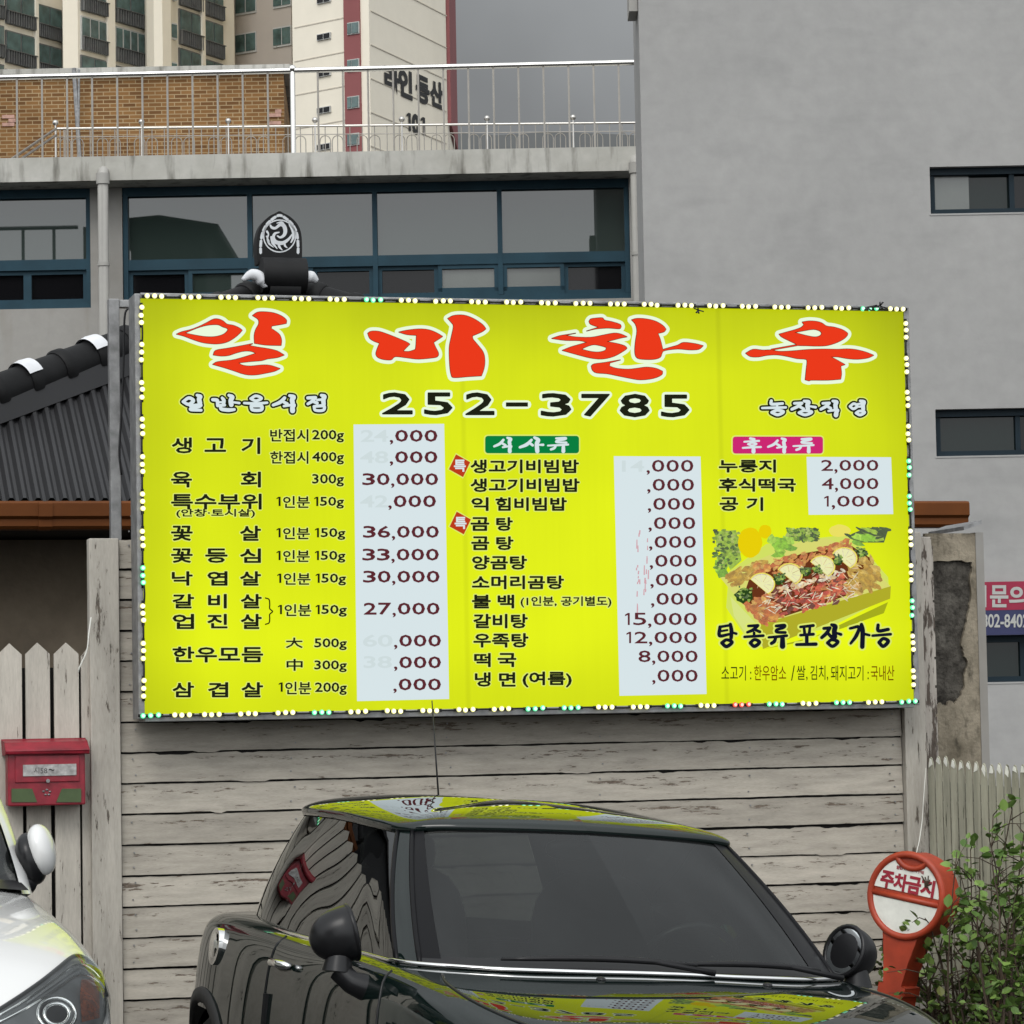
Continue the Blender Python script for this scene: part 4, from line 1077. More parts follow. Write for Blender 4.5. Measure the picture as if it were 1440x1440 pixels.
tr(505, 430, s_, [(895, 130), (950, 102), (1030, 95), (1100, 108), (1180, 145), (1250, 195), (1280, 235), (1240, 265), (1145, 305), (1150, 340), (1200, 400), (1255, 475), (1270, 560), (1260, 640), (1235, 710), (1100, 718), (960, 728), (930, 700), (915, 600), (910, 430), (930, 320), (952, 210), (930, 170)])
s_ = 235 / 1440
tr(765, 435, s_, [(385, 105), (400, 85), (440, 78), (500, 75), (520, 95), (580, 108), (650, 130), (662, 150), (645, 168), (560, 162), (490, 165), (430, 172), (365, 188), (470, 155), (400, 130)])
tr(765, 435, s_, [(65, 252), (130, 230), (190, 220), (270, 207), (180, 225), (270, 240), (400, 243), (500, 225), (600, 207), (660, 215), (712, 238), (650, 250), (535, 280), (620, 295), (690, 315), (712, 335), (690, 355), (600, 405), (500, 428), (400, 420), (280, 390), (155, 355), (230, 325), (300, 305), (370, 285), (300, 270), (180, 268)],
   [(318, 345), (370, 320), (430, 305), (500, 318), (535, 330), (525, 355), (470, 370), (400, 365)])
tr(765, 435, s_, [(752, 92), (800, 80), (880, 85), (960, 105), (1020, 140), (1048, 172), (1030, 195), (978, 208), (1000, 265), (1020, 348), (1080, 330), (1150, 310), (1200, 287), (1300, 298), (1368, 315), (1330, 345), (1250, 350), (1150, 342), (1040, 355), (1015, 375), (1000, 412), (950, 430), (870, 432), (800, 420), (780, 370), (785, 280), (798, 190), (785, 130)])
tr(765, 435, s_, [(405, 490), (430, 472), (520, 460), (655, 437), (565, 462), (560, 490), (620, 510), (720, 518), (800, 510), (880, 500), (960, 510), (1018, 535), (1010, 565), (940, 595), (830, 608), (740, 595), (640, 575), (540, 555), (450, 548), (415, 525)])
s_ = 205 / 1440
tr(1035, 440, s_, [(650, 92), (720, 82), (800, 88), (850, 105), (890, 132), (960, 142), (1040, 165), (1090, 195), (1098, 215), (1070, 250), (1000, 290), (900, 322), (800, 328), (700, 325), (600, 322), (595, 312), (530, 280), (450, 240), (422, 212), (500, 190), (580, 168), (640, 145), (668, 118)],
   [(572, 195), (660, 178), (760, 163), (820, 178), (842, 200), (830, 225), (780, 240), (700, 228)])
tr(1035, 440, s_, [(92, 400), (165, 362), (260, 370), (345, 368), (420, 382), (550, 378), (700, 365), (850, 360), (1000, 362), (1090, 358), (1180, 365), (1280, 390), (1355, 420), (1300, 445), (1200, 458), (1100, 452), (1000, 435), (930, 435), (980, 460), (1072, 512), (1030, 525), (1038, 600), (1030, 655), (900, 665), (740, 665), (720, 672), (680, 662), (690, 560), (698, 480), (680, 458), (600, 452), (500, 430), (400, 415), (300, 420), (220, 435), (140, 432)])
tr(1035, 440, s_, [(345, 360), (600, 314), (600, 324), (345, 369)])
halo, line, red = MB(), MB(), MB()
for loops in TR:
    SL = [smooth_loop(L, 3) for L in loops]
    fill(red, SL, sat, .006)
    fill(halo, [SL[0]], sat, .002)
    for q in SL: ribbon(line, q, [.75] * len(q), sat, .0045, True, 6)
    ribbon(halo, SL[0], [5.6] * len(SL[0]), sat, .002, True, 14)
halo.build('title_outline', M['film_halo'], sg)
line.build('title_edge', M['film_redline'], sg)
red.build('title_lettering', M['film_red'], sg)

# brushed lettering: strokes (x, y, half width) in the unit box of each syllable
G = {
 '일': [[(0, .42, .06), (.28, .2, .07), (.5, .36, .08), (.28, .58, .07), (.02, .44, .06)], [(.68, .04, .06), (.84, .12, .09), (.78, .26, .10), (.82, .5, .10)], [(.35, .66, .06), (.85, .6, .06), (.78, .72, .06), (.4, .8, .06), (.4, .9, .06), (.88, .92, .06)]],
 '반': [[(.02, .3, .07), (.18, .35, .08), (.2, .65, .07)], [(.36, .2, .06), (.42, .35, .08), (.4, .62, .07)], [(.2, .45, .04), (.4, .45, .04)], [(.2, .65, .06), (.45, .62, .06)], [(.6, .04, .06), (.72, .15, .10), (.67, .35, .10), (.69, .6, .10)], [(.74, .45, .04), (.98, .5, .05)], [(.3, .75, .07), (.35, .86, .08), (.6, .91, .08), (.8, .88, .06)]],
 '음': [[(.28, .24, .06), (.5, .08, .06), (.74, .22, .06), (.5, .37, .06), (.28, .24, .06)], [(0, .5, .05), (.5, .53, .06), (.98, .48, .05)], [(.3, .68, .07), (.36, .9, .07), (.72, .9, .07), (.72, .67, .08), (.35, .67, .06)]],
 '식': [[(.02, .62, .06), (.3, .45, .08), (.48, .2, .07)], [(.4, .4, .06), (.58, .55, .07)], [(.68, .06, .06), (.84, .15, .10), (.78, .3, .10), (.8, .48, .10)], [(.45, .68, .05), (.85, .6, .06), (.8, .75, .10), (.8, .95, .11)]],
 '점': [[(.05, .2, .07), (.4, .18, .07)], [(.42, .18, .07), (.25, .4, .07), (.05, .55, .06)], [(.3, .4, .06), (.5, .5, .07)], [(.5, .32, .05), (.68, .3, .05)], [(.7, .04, .06), (.85, .12, .10), (.8, .3, .10), (.82, .56, .09)], [(.35, .7, .06), (.42, .92, .06), (.8, .92, .06), (.82, .67, .07), (.4, .69, .06)]],
 '농': [[(.38, .04, .07), (.4, .25, .07), (.85, .21, .06)], [(.62, .28, .05), (.62, .44, .05)], [(0, .5, .05), (.5, .48, .06), (.98, .46, .055)], [(.4, .78, .07), (.62, .64, .065), (.88, .74, .075), (.65, .93, .07), (.4, .78, .07)]],
 '장': [[(.12, .2, .06), (.42, .18, .065)], [(.42, .18, .065), (.25, .4, .075), (.02, .58, .065)], [(.3, .38, .06), (.48, .55, .065)], [(.5, .05, .06), (.67, .12, .10), (.63, .3, .10), (.65, .55, .10)], [(.7, .38, .04), (.95, .45, .06)], [(.3, .8, .065), (.5, .67, .06), (.8, .75, .07), (.55, .94, .065), (.3, .8, .065)]],
 '직': [[(.12, .2, .06), (.45, .18, .065)], [(.45, .18, .065), (.27, .4, .075), (.02, .58, .065)], [(.32, .38, .06), (.52, .52, .065)], [(.62, .05, .06), (.8, .12, .10), (.75, .3, .10), (.77, .52, .10)], [(.4, .69, .05), (.85, .62, .06), (.8, .78, .10), (.78, .95, .11)]],
 '영': [[(.02, .4, .06), (.25, .22, .06), (.45, .38, .065), (.22, .55, .065), (.02, .4, .06)], [(.45, .25, .045), (.66, .22, .05)], [(.45, .42, .045), (.66, .4, .05)], [(.62, .04, .06), (.83, .12, .10), (.78, .3, .10), (.8, .58, .09)], [(.38, .82, .065), (.58, .69, .06), (.88, .77, .07), (.62, .94, .065), (.38, .82, .065)]],
 '사': [[(.02, .68, .07), (.3, .5, .10), (.5, .2, .07)], [(.42, .4, .07), (.55, .55, .07)], [(.62, .04, .07), (.78, .2, .11), (.72, .45, .12), (.74, .94, .12)], [(.78, .52, .04), (.98, .52, .07)]],
 '류': [[(.4, .1, .055), (.85, .07, .06), (.8, .17, .055), (.45, .25, .055), (.44, .35, .055), (.9, .37, .055)], [(0, .57, .045), (.5, .54, .055), (.98, .5, .055)], [(.38, .6, .06), (.3, .74, .07), (.15, .82, .065)], [(.75, .6, .09), (.75, .94, .11)]],
 '후': [[(.4, .06, .07), (.62, .11, .07)], [(.08, .28, .05), (.5, .24, .055), (.88, .22, .055)], [(.28, .44, .05), (.5, .35, .05), (.74, .42, .055), (.5, .53, .055), (.28, .44, .05)], [(0, .69, .05), (.5, .65, .06), (.98, .63, .055)], [(.58, .72, .10), (.58, .94, .12)]],
 '탕': [[(.08, .14, .05), (.55, .08, .05)], [(.1, .14, .065), (.08, .5, .07), (.6, .44, .05)], [(.1, .32, .04), (.5, .27, .04)], [(.66, .03, .065), (.72, .3, .08), (.7, .6, .07)], [(.74, .36, .04), (.98, .42, .05)], [(.2, .8, .07), (.45, .67, .06), (.75, .77, .07), (.45, .95, .07), (.2, .8, .07)]],
 '종': [[(.2, .1, .05), (.7, .08, .06)], [(.7, .08, .06), (.45, .26, .065), (.15, .36, .05)], [(.5, .24, .05), (.8, .34, .06)], [(.5, .38, .05), (.5, .5, .05)], [(0, .55, .05), (.98, .5, .055)], [(.3, .8, .065), (.52, .66, .06), (.78, .77, .07), (.52, .94, .07), (.3, .8, .065)]],
 '포': [[(.2, .14, .05), (.85, .08, .06)], [(.38, .16, .05), (.42, .44, .06)], [(.68, .14, .05), (.64, .44, .06)], [(.2, .48, .05), (.85, .44, .06)], [(.52, .5, .07), (.52, .78, .07)], [(0, .87, .055), (.98, .85, .07)]],
 '가': [[(.05, .2, .05), (.48, .14, .065), (.35, .5, .075), (.08, .82, .05)], [(.6, .04, .07), (.66, .3, .09), (.64, .96, .09)], [(.7, .42, .05), (.98, .48, .05)]],
 '능': [[(.3, .06, .065), (.32, .3, .07), (.85, .24, .065)], [(0, .5, .05), (.98, .44, .055)], [(.35, .78, .07), (.58, .62, .065), (.85, .73, .075), (.58, .94, .07), (.35, .78, .07)]],
}
_lift = [0]
def brush(mb, ch, x0, x1, y0, y1, lift, grow=0.0, wid=1.0, at=sat):
    for st in G[ch]:
        P = np.array([(x0 + a * (x1 - x0), y0 + b * (y1 - y0)) for a, b, w in st]); W = np.array([w for a, b, w in st]) * (y1 - y0) * wid
        k = 5; Q = smooth_pts(P, k); Wq = np.interp(np.linspace(0, 1, len(Q)), np.linspace(0, 1, len(W)), W) + grow
        _lift[0] = (_lift[0] + 1) % 9
        ribbon(mb, Q, Wq, at, lift + _lift[0] * .00005, False, 10)
wl_, bl_, hl_ = MB(), MB(), MB()
for ch, a, b in (('일', 257, 286), ('반', 298, 337), ('음', 343, 376), ('식', 383, 418), ('점', 431, 460)):
    brush(wl_, ch, a, b, 555, 579, .0065, .15, 1.3); brush(bl_, ch, a, b, 555, 579, .0045, 2.6, 1.3); brush(hl_, ch, a, b, 555, 579, .002, 4.3, 1.3)
for ch, a, b in (('농', 1071, 1105), ('장', 1112, 1148), ('직', 1153, 1181), ('영', 1194, 1218)):
    brush(wl_, ch, a, b, 563, 585, .0065, .15, 1.3); brush(bl_, ch, a, b, 563, 585, .0045, 2.6, 1.3); brush(hl_, ch, a, b, 563, 585, .002, 4.3, 1.3)
wl_.build('subtitle_lettering', M['film_white'], sg); bl_.build('subtitle_edge', M['film_black'], sg); hl_.build('subtitle_outline', M['film_halo_soft'], sg)

# phone number
h, b = MB(), MB()
for ch, x0, x1, y0, y1 in (('2', 538, 579, 553, 582), ('5', 597, 635, 553, 583), ('2', 655, 694, 553, 583), ('3', 761, 802, 554, 585), ('7', 818, 856, 555, 585), ('8', 872, 912, 555, 586), ('5', 930, 968, 556, 586)):
    write(b, ch, x0, y0, x1, y1, sat, 0.0, 0, .005); around(b, ch, x0, y0, x1, y1, sat, 1.1, .0049, 8); around(h, ch, x0, y0, x1, y1, sat, 4.6, .002, 12)
b.add([sat(x, y, .005) for x, y in ((711, 572), (742, 572), (742, 566), (711, 566))], [(0, 1, 2, 3)])
ribbon(h, [(712, 569), (741, 569)], [6, 6], sat, .002)
b.build('phone_lettering', M['film_black'], sg); h.build('phone_outline', M['film_halo'], sg)

# price panels
def panel(pts, name='price_panel'):
    m = MB(); m.add([sat(x, y, .0015) for x, y in pts], [tuple(range(len(pts)))[::-1]]); return m.build(name, M['film_white'], sg)
panel([(497, 597), (624.5, 596), (631.5, 983), (502, 986)]); panel([(863, 641.5), (985, 642), (993.5, 976), (871, 978.5)]); panel([(1134, 642.5), (1253, 643), (1256, 723), (1137, 724)])
# badges
def rrect(x0, y0, x1, y1, r, g=0):
    P = []
    for cx_, cy_, a0 in ((x1 - r, y0 + r, -90), (x1 - r, y1 - r, 0), (x0 + r, y1 - r, 90), (x0 + r, y0 + r, 180)):
        for k in range(5): a = radians(a0 + k * 22.5); P.append((cx_ + (r + g) * cos(a), cy_ + (r + g) * sin(a)))
    return P
for (x0, y0, x1, y1), mt, chars in (((682, 613, 814, 637.5), M['film_green'], (('식', 694, 722), ('사', 730, 764), ('류', 770, 799))), ((1030, 614, 1157, 638), M['film_pink'], (('후', 1044, 1070), ('식', 1079, 1108), ('류', 1115, 1144)))):
    m = MB(); fill(m, [rrect(x0, y0, x1, y1, 4, 1.8)], sat, .0015); m.build('badge_edge', M['film_halo_soft'], sg)
    m = MB(); fill(m, [rrect(x0, y0, x1, y1, 4)], sat, .003); bd = m.build('badge', mt, sg)
    m = MB()
    for ch, a, b_ in chars: brush(m, ch, a, b_, y0 + 1.5, y1 - 1.5, .005, .15, 1.1)
    m.build('lettering', M['film_white'], bd)
for cx, cy in ((646, 655), (647, 735.5)):
    for g_, mt, lf in ((2.0, M['film_halo_soft'], .0015), (0, M['film_rust'], .003)):
        P = [(cx - 15 - g_, cy + 5), (cx - 5, cy - 16 - g_), (cx + 15 + g_, cy - 5), (cx + 5, cy + 16 + g_)]
        m = MB(); fill(m, [smooth_loop(P, 1)], sat, lf); o = m.build('special_badge' if lf > .002 else 'badge_edge', mt, sg)
    m = MB(); write(m, '특', cx - 7.5, cy - 8, cx + 8, cy + 8, sat, .03, 0, .005); m.build('lettering', M['film_white'], o)

# menu rows
blk, pale = MB(), MB()
def T(s, x0, y0, x1, y1, g=.75):
    write(blk, s, x0, y0, x1, y1, sat, 0.0, 0, .005); around(blk, s, x0, y0, x1, y1, sat, g, .0049, 5); around(pale, s, x0, y0, x1, y1, sat, g + 1.5, .002, 5)
for s, x0, y0, x1, y1 in (
    ('생', 242, 616, 269, 637), ('고', 288, 617, 317, 635), ('기', 340, 616, 365, 638), ('육', 241, 664, 269, 685), ('회', 339, 664, 366, 685),
    ('특수부위', 241, 695, 367, 716), ('꽃', 241, 740, 270, 760), ('살', 338, 740, 366, 760), ('꽃', 241, 772, 270, 791), ('등', 289, 772, 319, 791), ('심', 338, 772, 366, 791),
    ('낙', 242, 804, 270, 823), ('엽', 292, 804, 319, 823), ('살', 338, 804, 366, 823), ('갈', 243, 836, 272, 855), ('비', 293, 836, 318, 855), ('살', 339, 836, 367, 855),
    ('업', 243, 864, 272, 884), ('진', 292, 864, 319, 883), ('살', 339, 864, 367, 884), ('한우모듬', 243, 910, 369, 931), ('삼', 243, 960, 272, 980), ('겹', 293, 960, 320, 980), ('살', 340, 960, 369, 980),
    ('생고기비빔밥', 662, 647, 813, 665), ('생고기비빔밥', 662, 673.5, 814, 691.5), ('익', 663, 700, 686, 718), ('힘비빔밥', 697, 700, 796, 718), ('곰', 662, 728, 687, 746), ('탕', 698, 728, 720, 746),
    ('곰', 663, 755, 687, 773), ('탕', 698, 755, 721, 773), ('양곰탕', 664, 782, 740, 800.5), ('소머리곰탕', 664, 810, 792, 828), ('불', 664, 837, 689, 855), ('백', 700, 837, 722, 855),
    ('갈비탕', 666, 864, 741, 883), ('우족탕', 666, 891, 742, 910), ('떡', 667, 919, 689, 937.5), ('국', 700, 919, 725, 937.5), ('냉', 668, 946, 689, 965), ('면', 702, 946, 724, 965), ('(여름)', 735, 945, 803, 966),
    ('누룽지', 1011, 647, 1090, 664), ('후식떡국', 1011, 673, 1118, 691), ('공', 1012, 700, 1037, 718), ('기', 1050, 700, 1072, 718)):
    T(s, x0, y0, x1, y1)
for s, x0, y0, x1, y1 in (
    ('반접시', 380, 604, 433, 621), ('200g', 439, 605, 483, 622), ('한접시', 380, 635, 433, 652), ('400g', 439, 636, 483, 653), ('300g', 439, 667, 483, 684), ('인분', 398, 698, 435, 714), ('50g', 450, 699, 483, 715),
    ('인분', 398, 742, 435, 758), ('50g', 451, 743, 485, 759), ('인분', 398, 774, 435, 790), ('50g', 451, 775, 485, 791), ('인분', 399, 806, 436, 822), ('50g', 452, 807, 486, 823),
    ('인분', 400, 850, 437, 866), ('50g', 452, 851, 487, 867), ('大', 402, 897, 425, 911), ('500g', 442, 898, 487, 914), ('中', 403, 927, 425, 943), ('300g', 442, 929, 487, 945), ('인분', 401, 959, 437, 976), ('200g', 443, 960, 487, 977),
    ('(안창·토시살)', 248, 716, 358, 728), ('(1인분, 공기별도)', 732, 839, 859, 854)):
    T(s, x0, y0, x1, y1, .42)
for x, y in ((389, 699), (389, 743), (389, 775), (390, 807), (391, 851), (392, 960), (442, 699), (443, 743), (443, 775), (444, 807), (444, 851)): one(blk, x - .5, y - .3, x + 5.3, y + 12.8, sat, .005, .5)
P = smooth_pts(np.array([(373, 841), (378, 843), (379, 850), (379, 856), (383, 860), (379, 864), (379, 870), (378, 876), (373, 878)], float), 4); ribbon(blk, P, [.9] * len(P), sat, .005)
blk.build('menu_lettering', M['film_black'], sg); pale.build('menu_outline', M['film_halo_soft'], sg)
pr = MB()
def price(mb, s, x0, y0, x1, y1, o=.5):
    """digits set one by one, the comma hanging below the line"""
    W = {',': .34, '1': .55}
    tot = sum(W.get(c, 1.0) for c in s) ; u = (x1 - x0) / tot; x = x0
    for c in s:
        w = W.get(c, 1.0) * u
        if c == ',': write(mb, c, x + w * .15, y1 - 2.0, x + w * .75, y1 + 4.0, sat, .01, 0, .0045)
        elif c == '1': one(mb, x + w * .13, y0, x + w * .70, y1, sat, .0045, .42)
        else: write(mb, c, x + w * .08, y0, x + w * .92, y1, sat, 0.0, 0, .0045); around(mb, c, x + w * .08, y0, x + w * .92, y1, sat, o, .0044, 5)
        x += w
for s, x0, y0, x1, y1 in ((',000', 547, 605, 616, 621), (',000', 547, 635, 616, 651), ('30,000', 508, 666, 617, 682), (',000', 545, 697, 614, 713), ('36,000', 509, 740, 618, 756), ('33,000', 508, 772, 618, 788), ('30,000', 509, 803, 619, 819),
    ('27,000', 510, 848, 619, 864), (',000', 553, 893, 621, 909), (',000', 553, 923.5, 621, 939.5), (',000', 552, 954.5, 621, 970.5)): price(pr, s, x0, y0, x1, y1)
for i, y in enumerate((647, 673.6, 700.5, 727.5, 754, 780.5, 807, 834)):
    price(pr, ',000', 908 + i * .9, y, 976 + i * .9, y + 16.5, .28)
for s, x0, y0, x1, y1 in (('15,000', 877, 862, 981, 879), ('12,000', 879, 888.5, 981, 904.5), ('8,000', 896, 915, 982, 931), (',000', 916, 942, 982, 958.5), ('2,000', 1153, 647, 1236, 662), ('4,000', 1154, 672.5, 1236, 688), ('1,000', 1157, 697.5, 1237, 712.5)): price(pr, s, x0, y0, x1, y1, .28)
pr.build('price_lettering', M['film_maroon'], sg)
gh = MB()
for s, x0, y0, x1, y1 in (('24', 508, 605, 545, 621), ('48', 507, 635, 545, 651), ('42', 507, 697, 545, 713), ('60', 511, 893, 551, 909), ('38', 512, 923, 550, 939), ('14', 875, 648, 905, 663)): write(gh, s, x0, y0, x1, y1, sat, .02, 0, .003)
gh.build('faded_digits', M['film_ghost'], sg)
st = MB(); random.seed(12)
for k in range(26):
    x = random.choice((894, 897, 906, 909)) + random.uniform(-2, 2); y = random.uniform(745, 850); l_ = random.uniform(3, 14)
    st.add([sat(x, y, .003), sat(x + random.uniform(.8, 2.2), y, .003), sat(x + 1.4, y + l_, .003), sat(x - .4, y + l_, .003)], [(3, 2, 1, 0)])
st.build('scraped_ink', lit('pink_scraped_ink', (.62, .36, .40)), sg)
bk, bh = MB(), MB()
for ch, a, b in (('탕', 1009, 1035), ('종', 1046, 1073), ('류', 1080, 1106), ('포', 1119, 1147), ('장', 1154, 1183), ('가', 1193, 1222), ('능', 1226, 1252)):
    brush(bk, ch, a, b, 877, 911, .0085, .3); brush(bh, ch, a, b, 877, 911, .0070, 2.6)
bk.build('takeaway_lettering', lit('blue_black_film', (.006, .008, .02)), sg); bh.build('takeaway_outline', M['film_halo_soft'], sg)
b1, b2 = MB(), MB()
for mb_, s, x0, x1 in ((b1, '소고기 :', 1014, 1056), (b2, '한우암소', 1060, 1105), (b1, '/', 1112, 1117), (b1, '쌀,', 1120, 1135), (b1, '김치,', 1139, 1164), (b1, '돼지고기 :', 1168, 1221), (b2, '국내산', 1224, 1257)):
    write(mb_, s, x0, 936, x1, 957, sat, .004, 0, .005)
b1.build('origin_lettering', M['film_black'], sg); b2.build('origin_lettering', M['film_brown'], sg)

# printed picture of a beef platter
def pic_mat(name, cols):
    m, n, l, b = newmat(name); geo = n.new('ShaderNodeNewGeometry'); r = n.new('ShaderNodeValToRGB'); r.color_ramp.interpolation = 'CONSTANT'
    e = r.color_ramp.elements
    while len(e) < len(cols): e.new(.5)
    for i, c in enumerate(cols): e[i].position = i / len(cols); e[i].color = rgba(c)
    l.new(geo.outputs['Random Per Island'], r.inputs[0]); t = noise_node(n, l, 55, 5, rough=.7); rr_ = ramp(n, l, t.outputs[0], .3, .7, (.45, .42, .40), (1.25, 1.25, 1.25)); l.new(mixc(n, l, 1.0, r.outputs[0], rr_.outputs[0], 'MULTIPLY'), b.inputs['Emission Color']); setp(b, Emission_Strength=1.0, Base_Color=(.03, .03, .02, 1), Roughness=.5)
    return m
PC = {'green': pic_mat('printed_greens', [(.10, .22, .01), (.20, .34, .02), (.05, .12, .01), (.30, .48, .03), (.03, .07, .008), (.38, .50, .10)]),
      'lettuce': pic_mat('printed_lettuce', [(.25, .55, .02), (.35, .62, .05), (.18, .42, .02)]),
      'meat': pic_mat('printed_red_beef', [(.48, .035, .012), (.60, .09, .03), (.28, .018, .008), (.66, .15, .06), (.52, .05, .03), (.14, .012, .006)]),
      'orange': pic_mat('printed_orange_beef', [(.62, .27, .04), (.55, .18, .03), (.68, .38, .08), (.5, .12, .02)]),
      'tan': pic_mat('printed_ochre_beef', [(.52, .32, .03), (.62, .42, .08), (.45, .25, .02)]),
      'fat': pic_mat('printed_white_fat', [(.78, .66, .42), (.8, .72, .55), (.72, .5, .26)]),
      'wood': lit('printed_tray_side', (.42, .40, .02)), 'woodtop': lit('printed_tray_top', (.66, .66, .16)), 'woodpale': lit('printed_tray_pale', (.66, .74, .22)),
      'shade': lit('printed_tray_shadow', (.36, .40, .01)), 'yellow': lit('printed_lemon', (.78, .60, .0)), 'rind': lit('printed_rind', (.80, .72, .12)), 'pulp': lit('printed_pulp', (.80, .80, .42)), 'parsley': lit('printed_parsley', (.02, .055, .008)), 'dark': lit('printed_dark_gap', (.13, .03, .008)), 'pale': lit('printed_pale_ground', (.62, .72, .12))}
ox, oy, ps = 990, 730, 280 / 1440
def pl_(m, P, l): m.add([sat(ox + x * ps, oy + y * ps, l) for x, y in P], [tuple(range(len(P)))])
def blob(m, x, y, rx, ry, l, n=9, ang=0, jag=.3):
    P = []
    for k in range(n):
        a = -2 * pi * k / n; r = 1 + random.uniform(-jag, jag); u, w = rx * r * cos(a), ry * r * sin(a); P.append((x + u * cos(ang) - w * sin(ang), y + u * sin(ang) + w * cos(ang)))
    pl_(m, P, l)
random.seed(21)
pic = {k: MB() for k in PC}
pl_(pic['pale'], [(160, 640), (180, 380), (450, 180), (1060, 110), (1330, 420), (1340, 560), (880, 800), (300, 850)][::-1], .0012)
pl_(pic['shade'], [(430, 940), (800, 850), (1330, 600), (1300, 680), (1000, 790), (640, 900)][::-1], .0016)
pl_(pic['woodpale'], [(190, 560), (400, 780), (430, 930), (330, 870), (215, 700)][::-1], .0018)
pl_(pic['woodtop'], [(110, 415), (680, 170), (880, 140), (1070, 200), (1350, 490), (400, 770)][::-1], .002)
pl_(pic['wood'], [(395, 765), (1350, 485), (1345, 575), (425, 940)][::-1], .0024)
for P_ in ([(75, 90), (230, 80), (250, 180), (270, 300), (190, 370), (130, 260), (90, 200)], [(610, 90), (700, 60), (830, 70), (800, 160), (640, 150)], [(1060, 110), (1180, 60), (1330, 80), (1300, 170), (1130, 170)]): blob(pic['parsley'], *np.mean(P_, 0), 1, 1, .0026); pl_(pic['green'], P_[::-1], .0027)
for k in range(260):
    x = random.uniform(70, 250) if k < 110 else random.uniform(600, 820); y = random.uniform(80, 360) if k < 110 else random.uniform(70, 155)
    if k < 110 and x > 170 and y > 330: continue
    blob(pic['green'], x, y, random.uniform(8, 20), random.uniform(6, 15), .003 + k * 2e-6)
for k in range(16):
    blob(pic['green'], random.uniform(1050, 1330), random.uniform(60, 160), random.uniform(25, 60), random.uniform(8, 18), .003 + k * 5e-6, 9, random.uniform(-.2, .6))
for k in range(12): blob(pic['lettuce'], random.uniform(470, 630), random.uniform(150, 260), random.uniform(25, 55), random.uniform(18, 40), .0036 + k * 1e-5)
for k in range(10): blob(pic['lettuce'], random.uniform(1090, 1240), random.uniform(110, 190), random.uniform(30, 60), random.uniform(14, 26), .0036 + k * 1e-5, 9, .3)
for k in range(10): blob(pic['lettuce'], random.uniform(80, 150), random.uniform(290, 420), random.uniform(20, 40), random.uniform(20, 40), .0028 + k * 1e-5)
blob(pic['yellow'], 330, 170, 88, 108, .0042, 24, 0, .03)
blob(pic['yellow'], 440, 90, 45, 50, .0040, 18, 0, .05); blob(pic['rind'], 980, 85, 80, 45, .0030, 18, 0, .05)
def inpoly(u, w, A, B, Cc, D_): return [(1 - w) * ((1 - u) * A[i] + u * B[i]) + w * ((1 - u) * D_[i] + u * Cc[i]) for i in (0, 1)]
def heap(key, n, A, B, Cc, D_, r0, r1, l, ang=-.5):
    for k in range(n):
        x, y = inpoly(random.random(), random.random(), A, B, Cc, D_); blob(pic[key], x, y, random.uniform(r0, r1), random.uniform(r0 * .45, r1 * .55), l + k * 3e-6, 8, ang + random.uniform(-.6, .6), .25)
pl_(pic['dark'], [(330, 420), (700, 250), (1060, 190), (1230, 300), (1180, 500), (900, 600), (560, 710), (420, 740), (270, 600)][::-1], .0022)
heap('tan', 60, (150, 400), (440, 300), (430, 380), (200, 480), 20, 44, .0040)
heap('orange', 130, (330, 340), (1050, 150), (1080, 230), (420, 420), 14, 32, .0044)
heap('tan', 70, (1060, 330), (1200, 260), (1310, 480), (1040, 560), 22, 46, .0044, .9)
heap('orange', 70, (260, 600), (480, 540), (560, 700), (420, 760), 20, 46, .0048, .6)
heap('orange', 40, (800, 500), (1100, 380), (1120, 520), (850, 590), 18, 36, .0048, .6)
heap('meat', 150, (500, 500), (1000, 370), (1010, 590), (540, 710), 13, 32, .0052, -.4)
for k in range(130):
    x, y = inpoly(random.random(), random.random(), (350, 400), (1150, 290), (1100, 560), (420, 720)); a = random.uniform(-1.2, 1.2); L_ = random.uniform(14, 40)
    blob(pic['fat'], x, y, L_, random.uniform(1.5, 5.5), .0060 + k * 2e-6, 6, a, .2)
for k in range(60):
    x, y = inpoly(random.random(), random.random(), (520, 500), (1010, 360), (1010, 400), (540, 540)); blob(pic['fat'], x, y, random.uniform(10, 26), random.uniform(6, 12), .0064 + k * 2e-6, 8, random.uniform(-1, 1))
for x, y, a in ((415, 470, .3), (615, 400, .3), (850, 345, .3), (1010, 285, .3)):
    for key, f, l in (('rind', 1.0, .0068), ('fat', .9, .0070), ('pulp', .82, .0072)):
        P = [(x + 96 * f * cos(t), y + 82 * f * sin(t)) for t in np.linspace(pi * 1.05 + a, pi * 2.25 + a, 18)]; pl_(pic[key], P[::-1], l)
    for t in np.linspace(pi * 1.15 + a, pi * 2.15 + a, 6): pl_(pic['fat'], [(x + 20 * cos(t - .1), y + 16 * sin(t - .1)), (x + 74 * cos(t - .03), y + 62 * sin(t - .03)), (x + 74 * cos(t + .03), y + 62 * sin(t + .03)), (x + 20 * cos(t + .1), y + 16 * sin(t + .1))][::-1], .0074)
for cx, cy, R_ in ((280, 540, 85), (540, 430, 55), (730, 375, 50), (810, 360, 40), (965, 295, 48), (1135, 240, 50)):
    blob(pic['parsley'], cx, cy + 8, R_ * .72, R_ * .62, .0075, 16, 0, .25)
    for k in range(30): blob(pic['green'], cx + random.gauss(0, R_ * .36), cy + random.gauss(0, R_ * .32), random.uniform(6, 13), random.uniform(5, 10), .0076 + k * 3e-6)
pico = pic['woodtop'].build('food_picture', PC['woodtop'], sg)
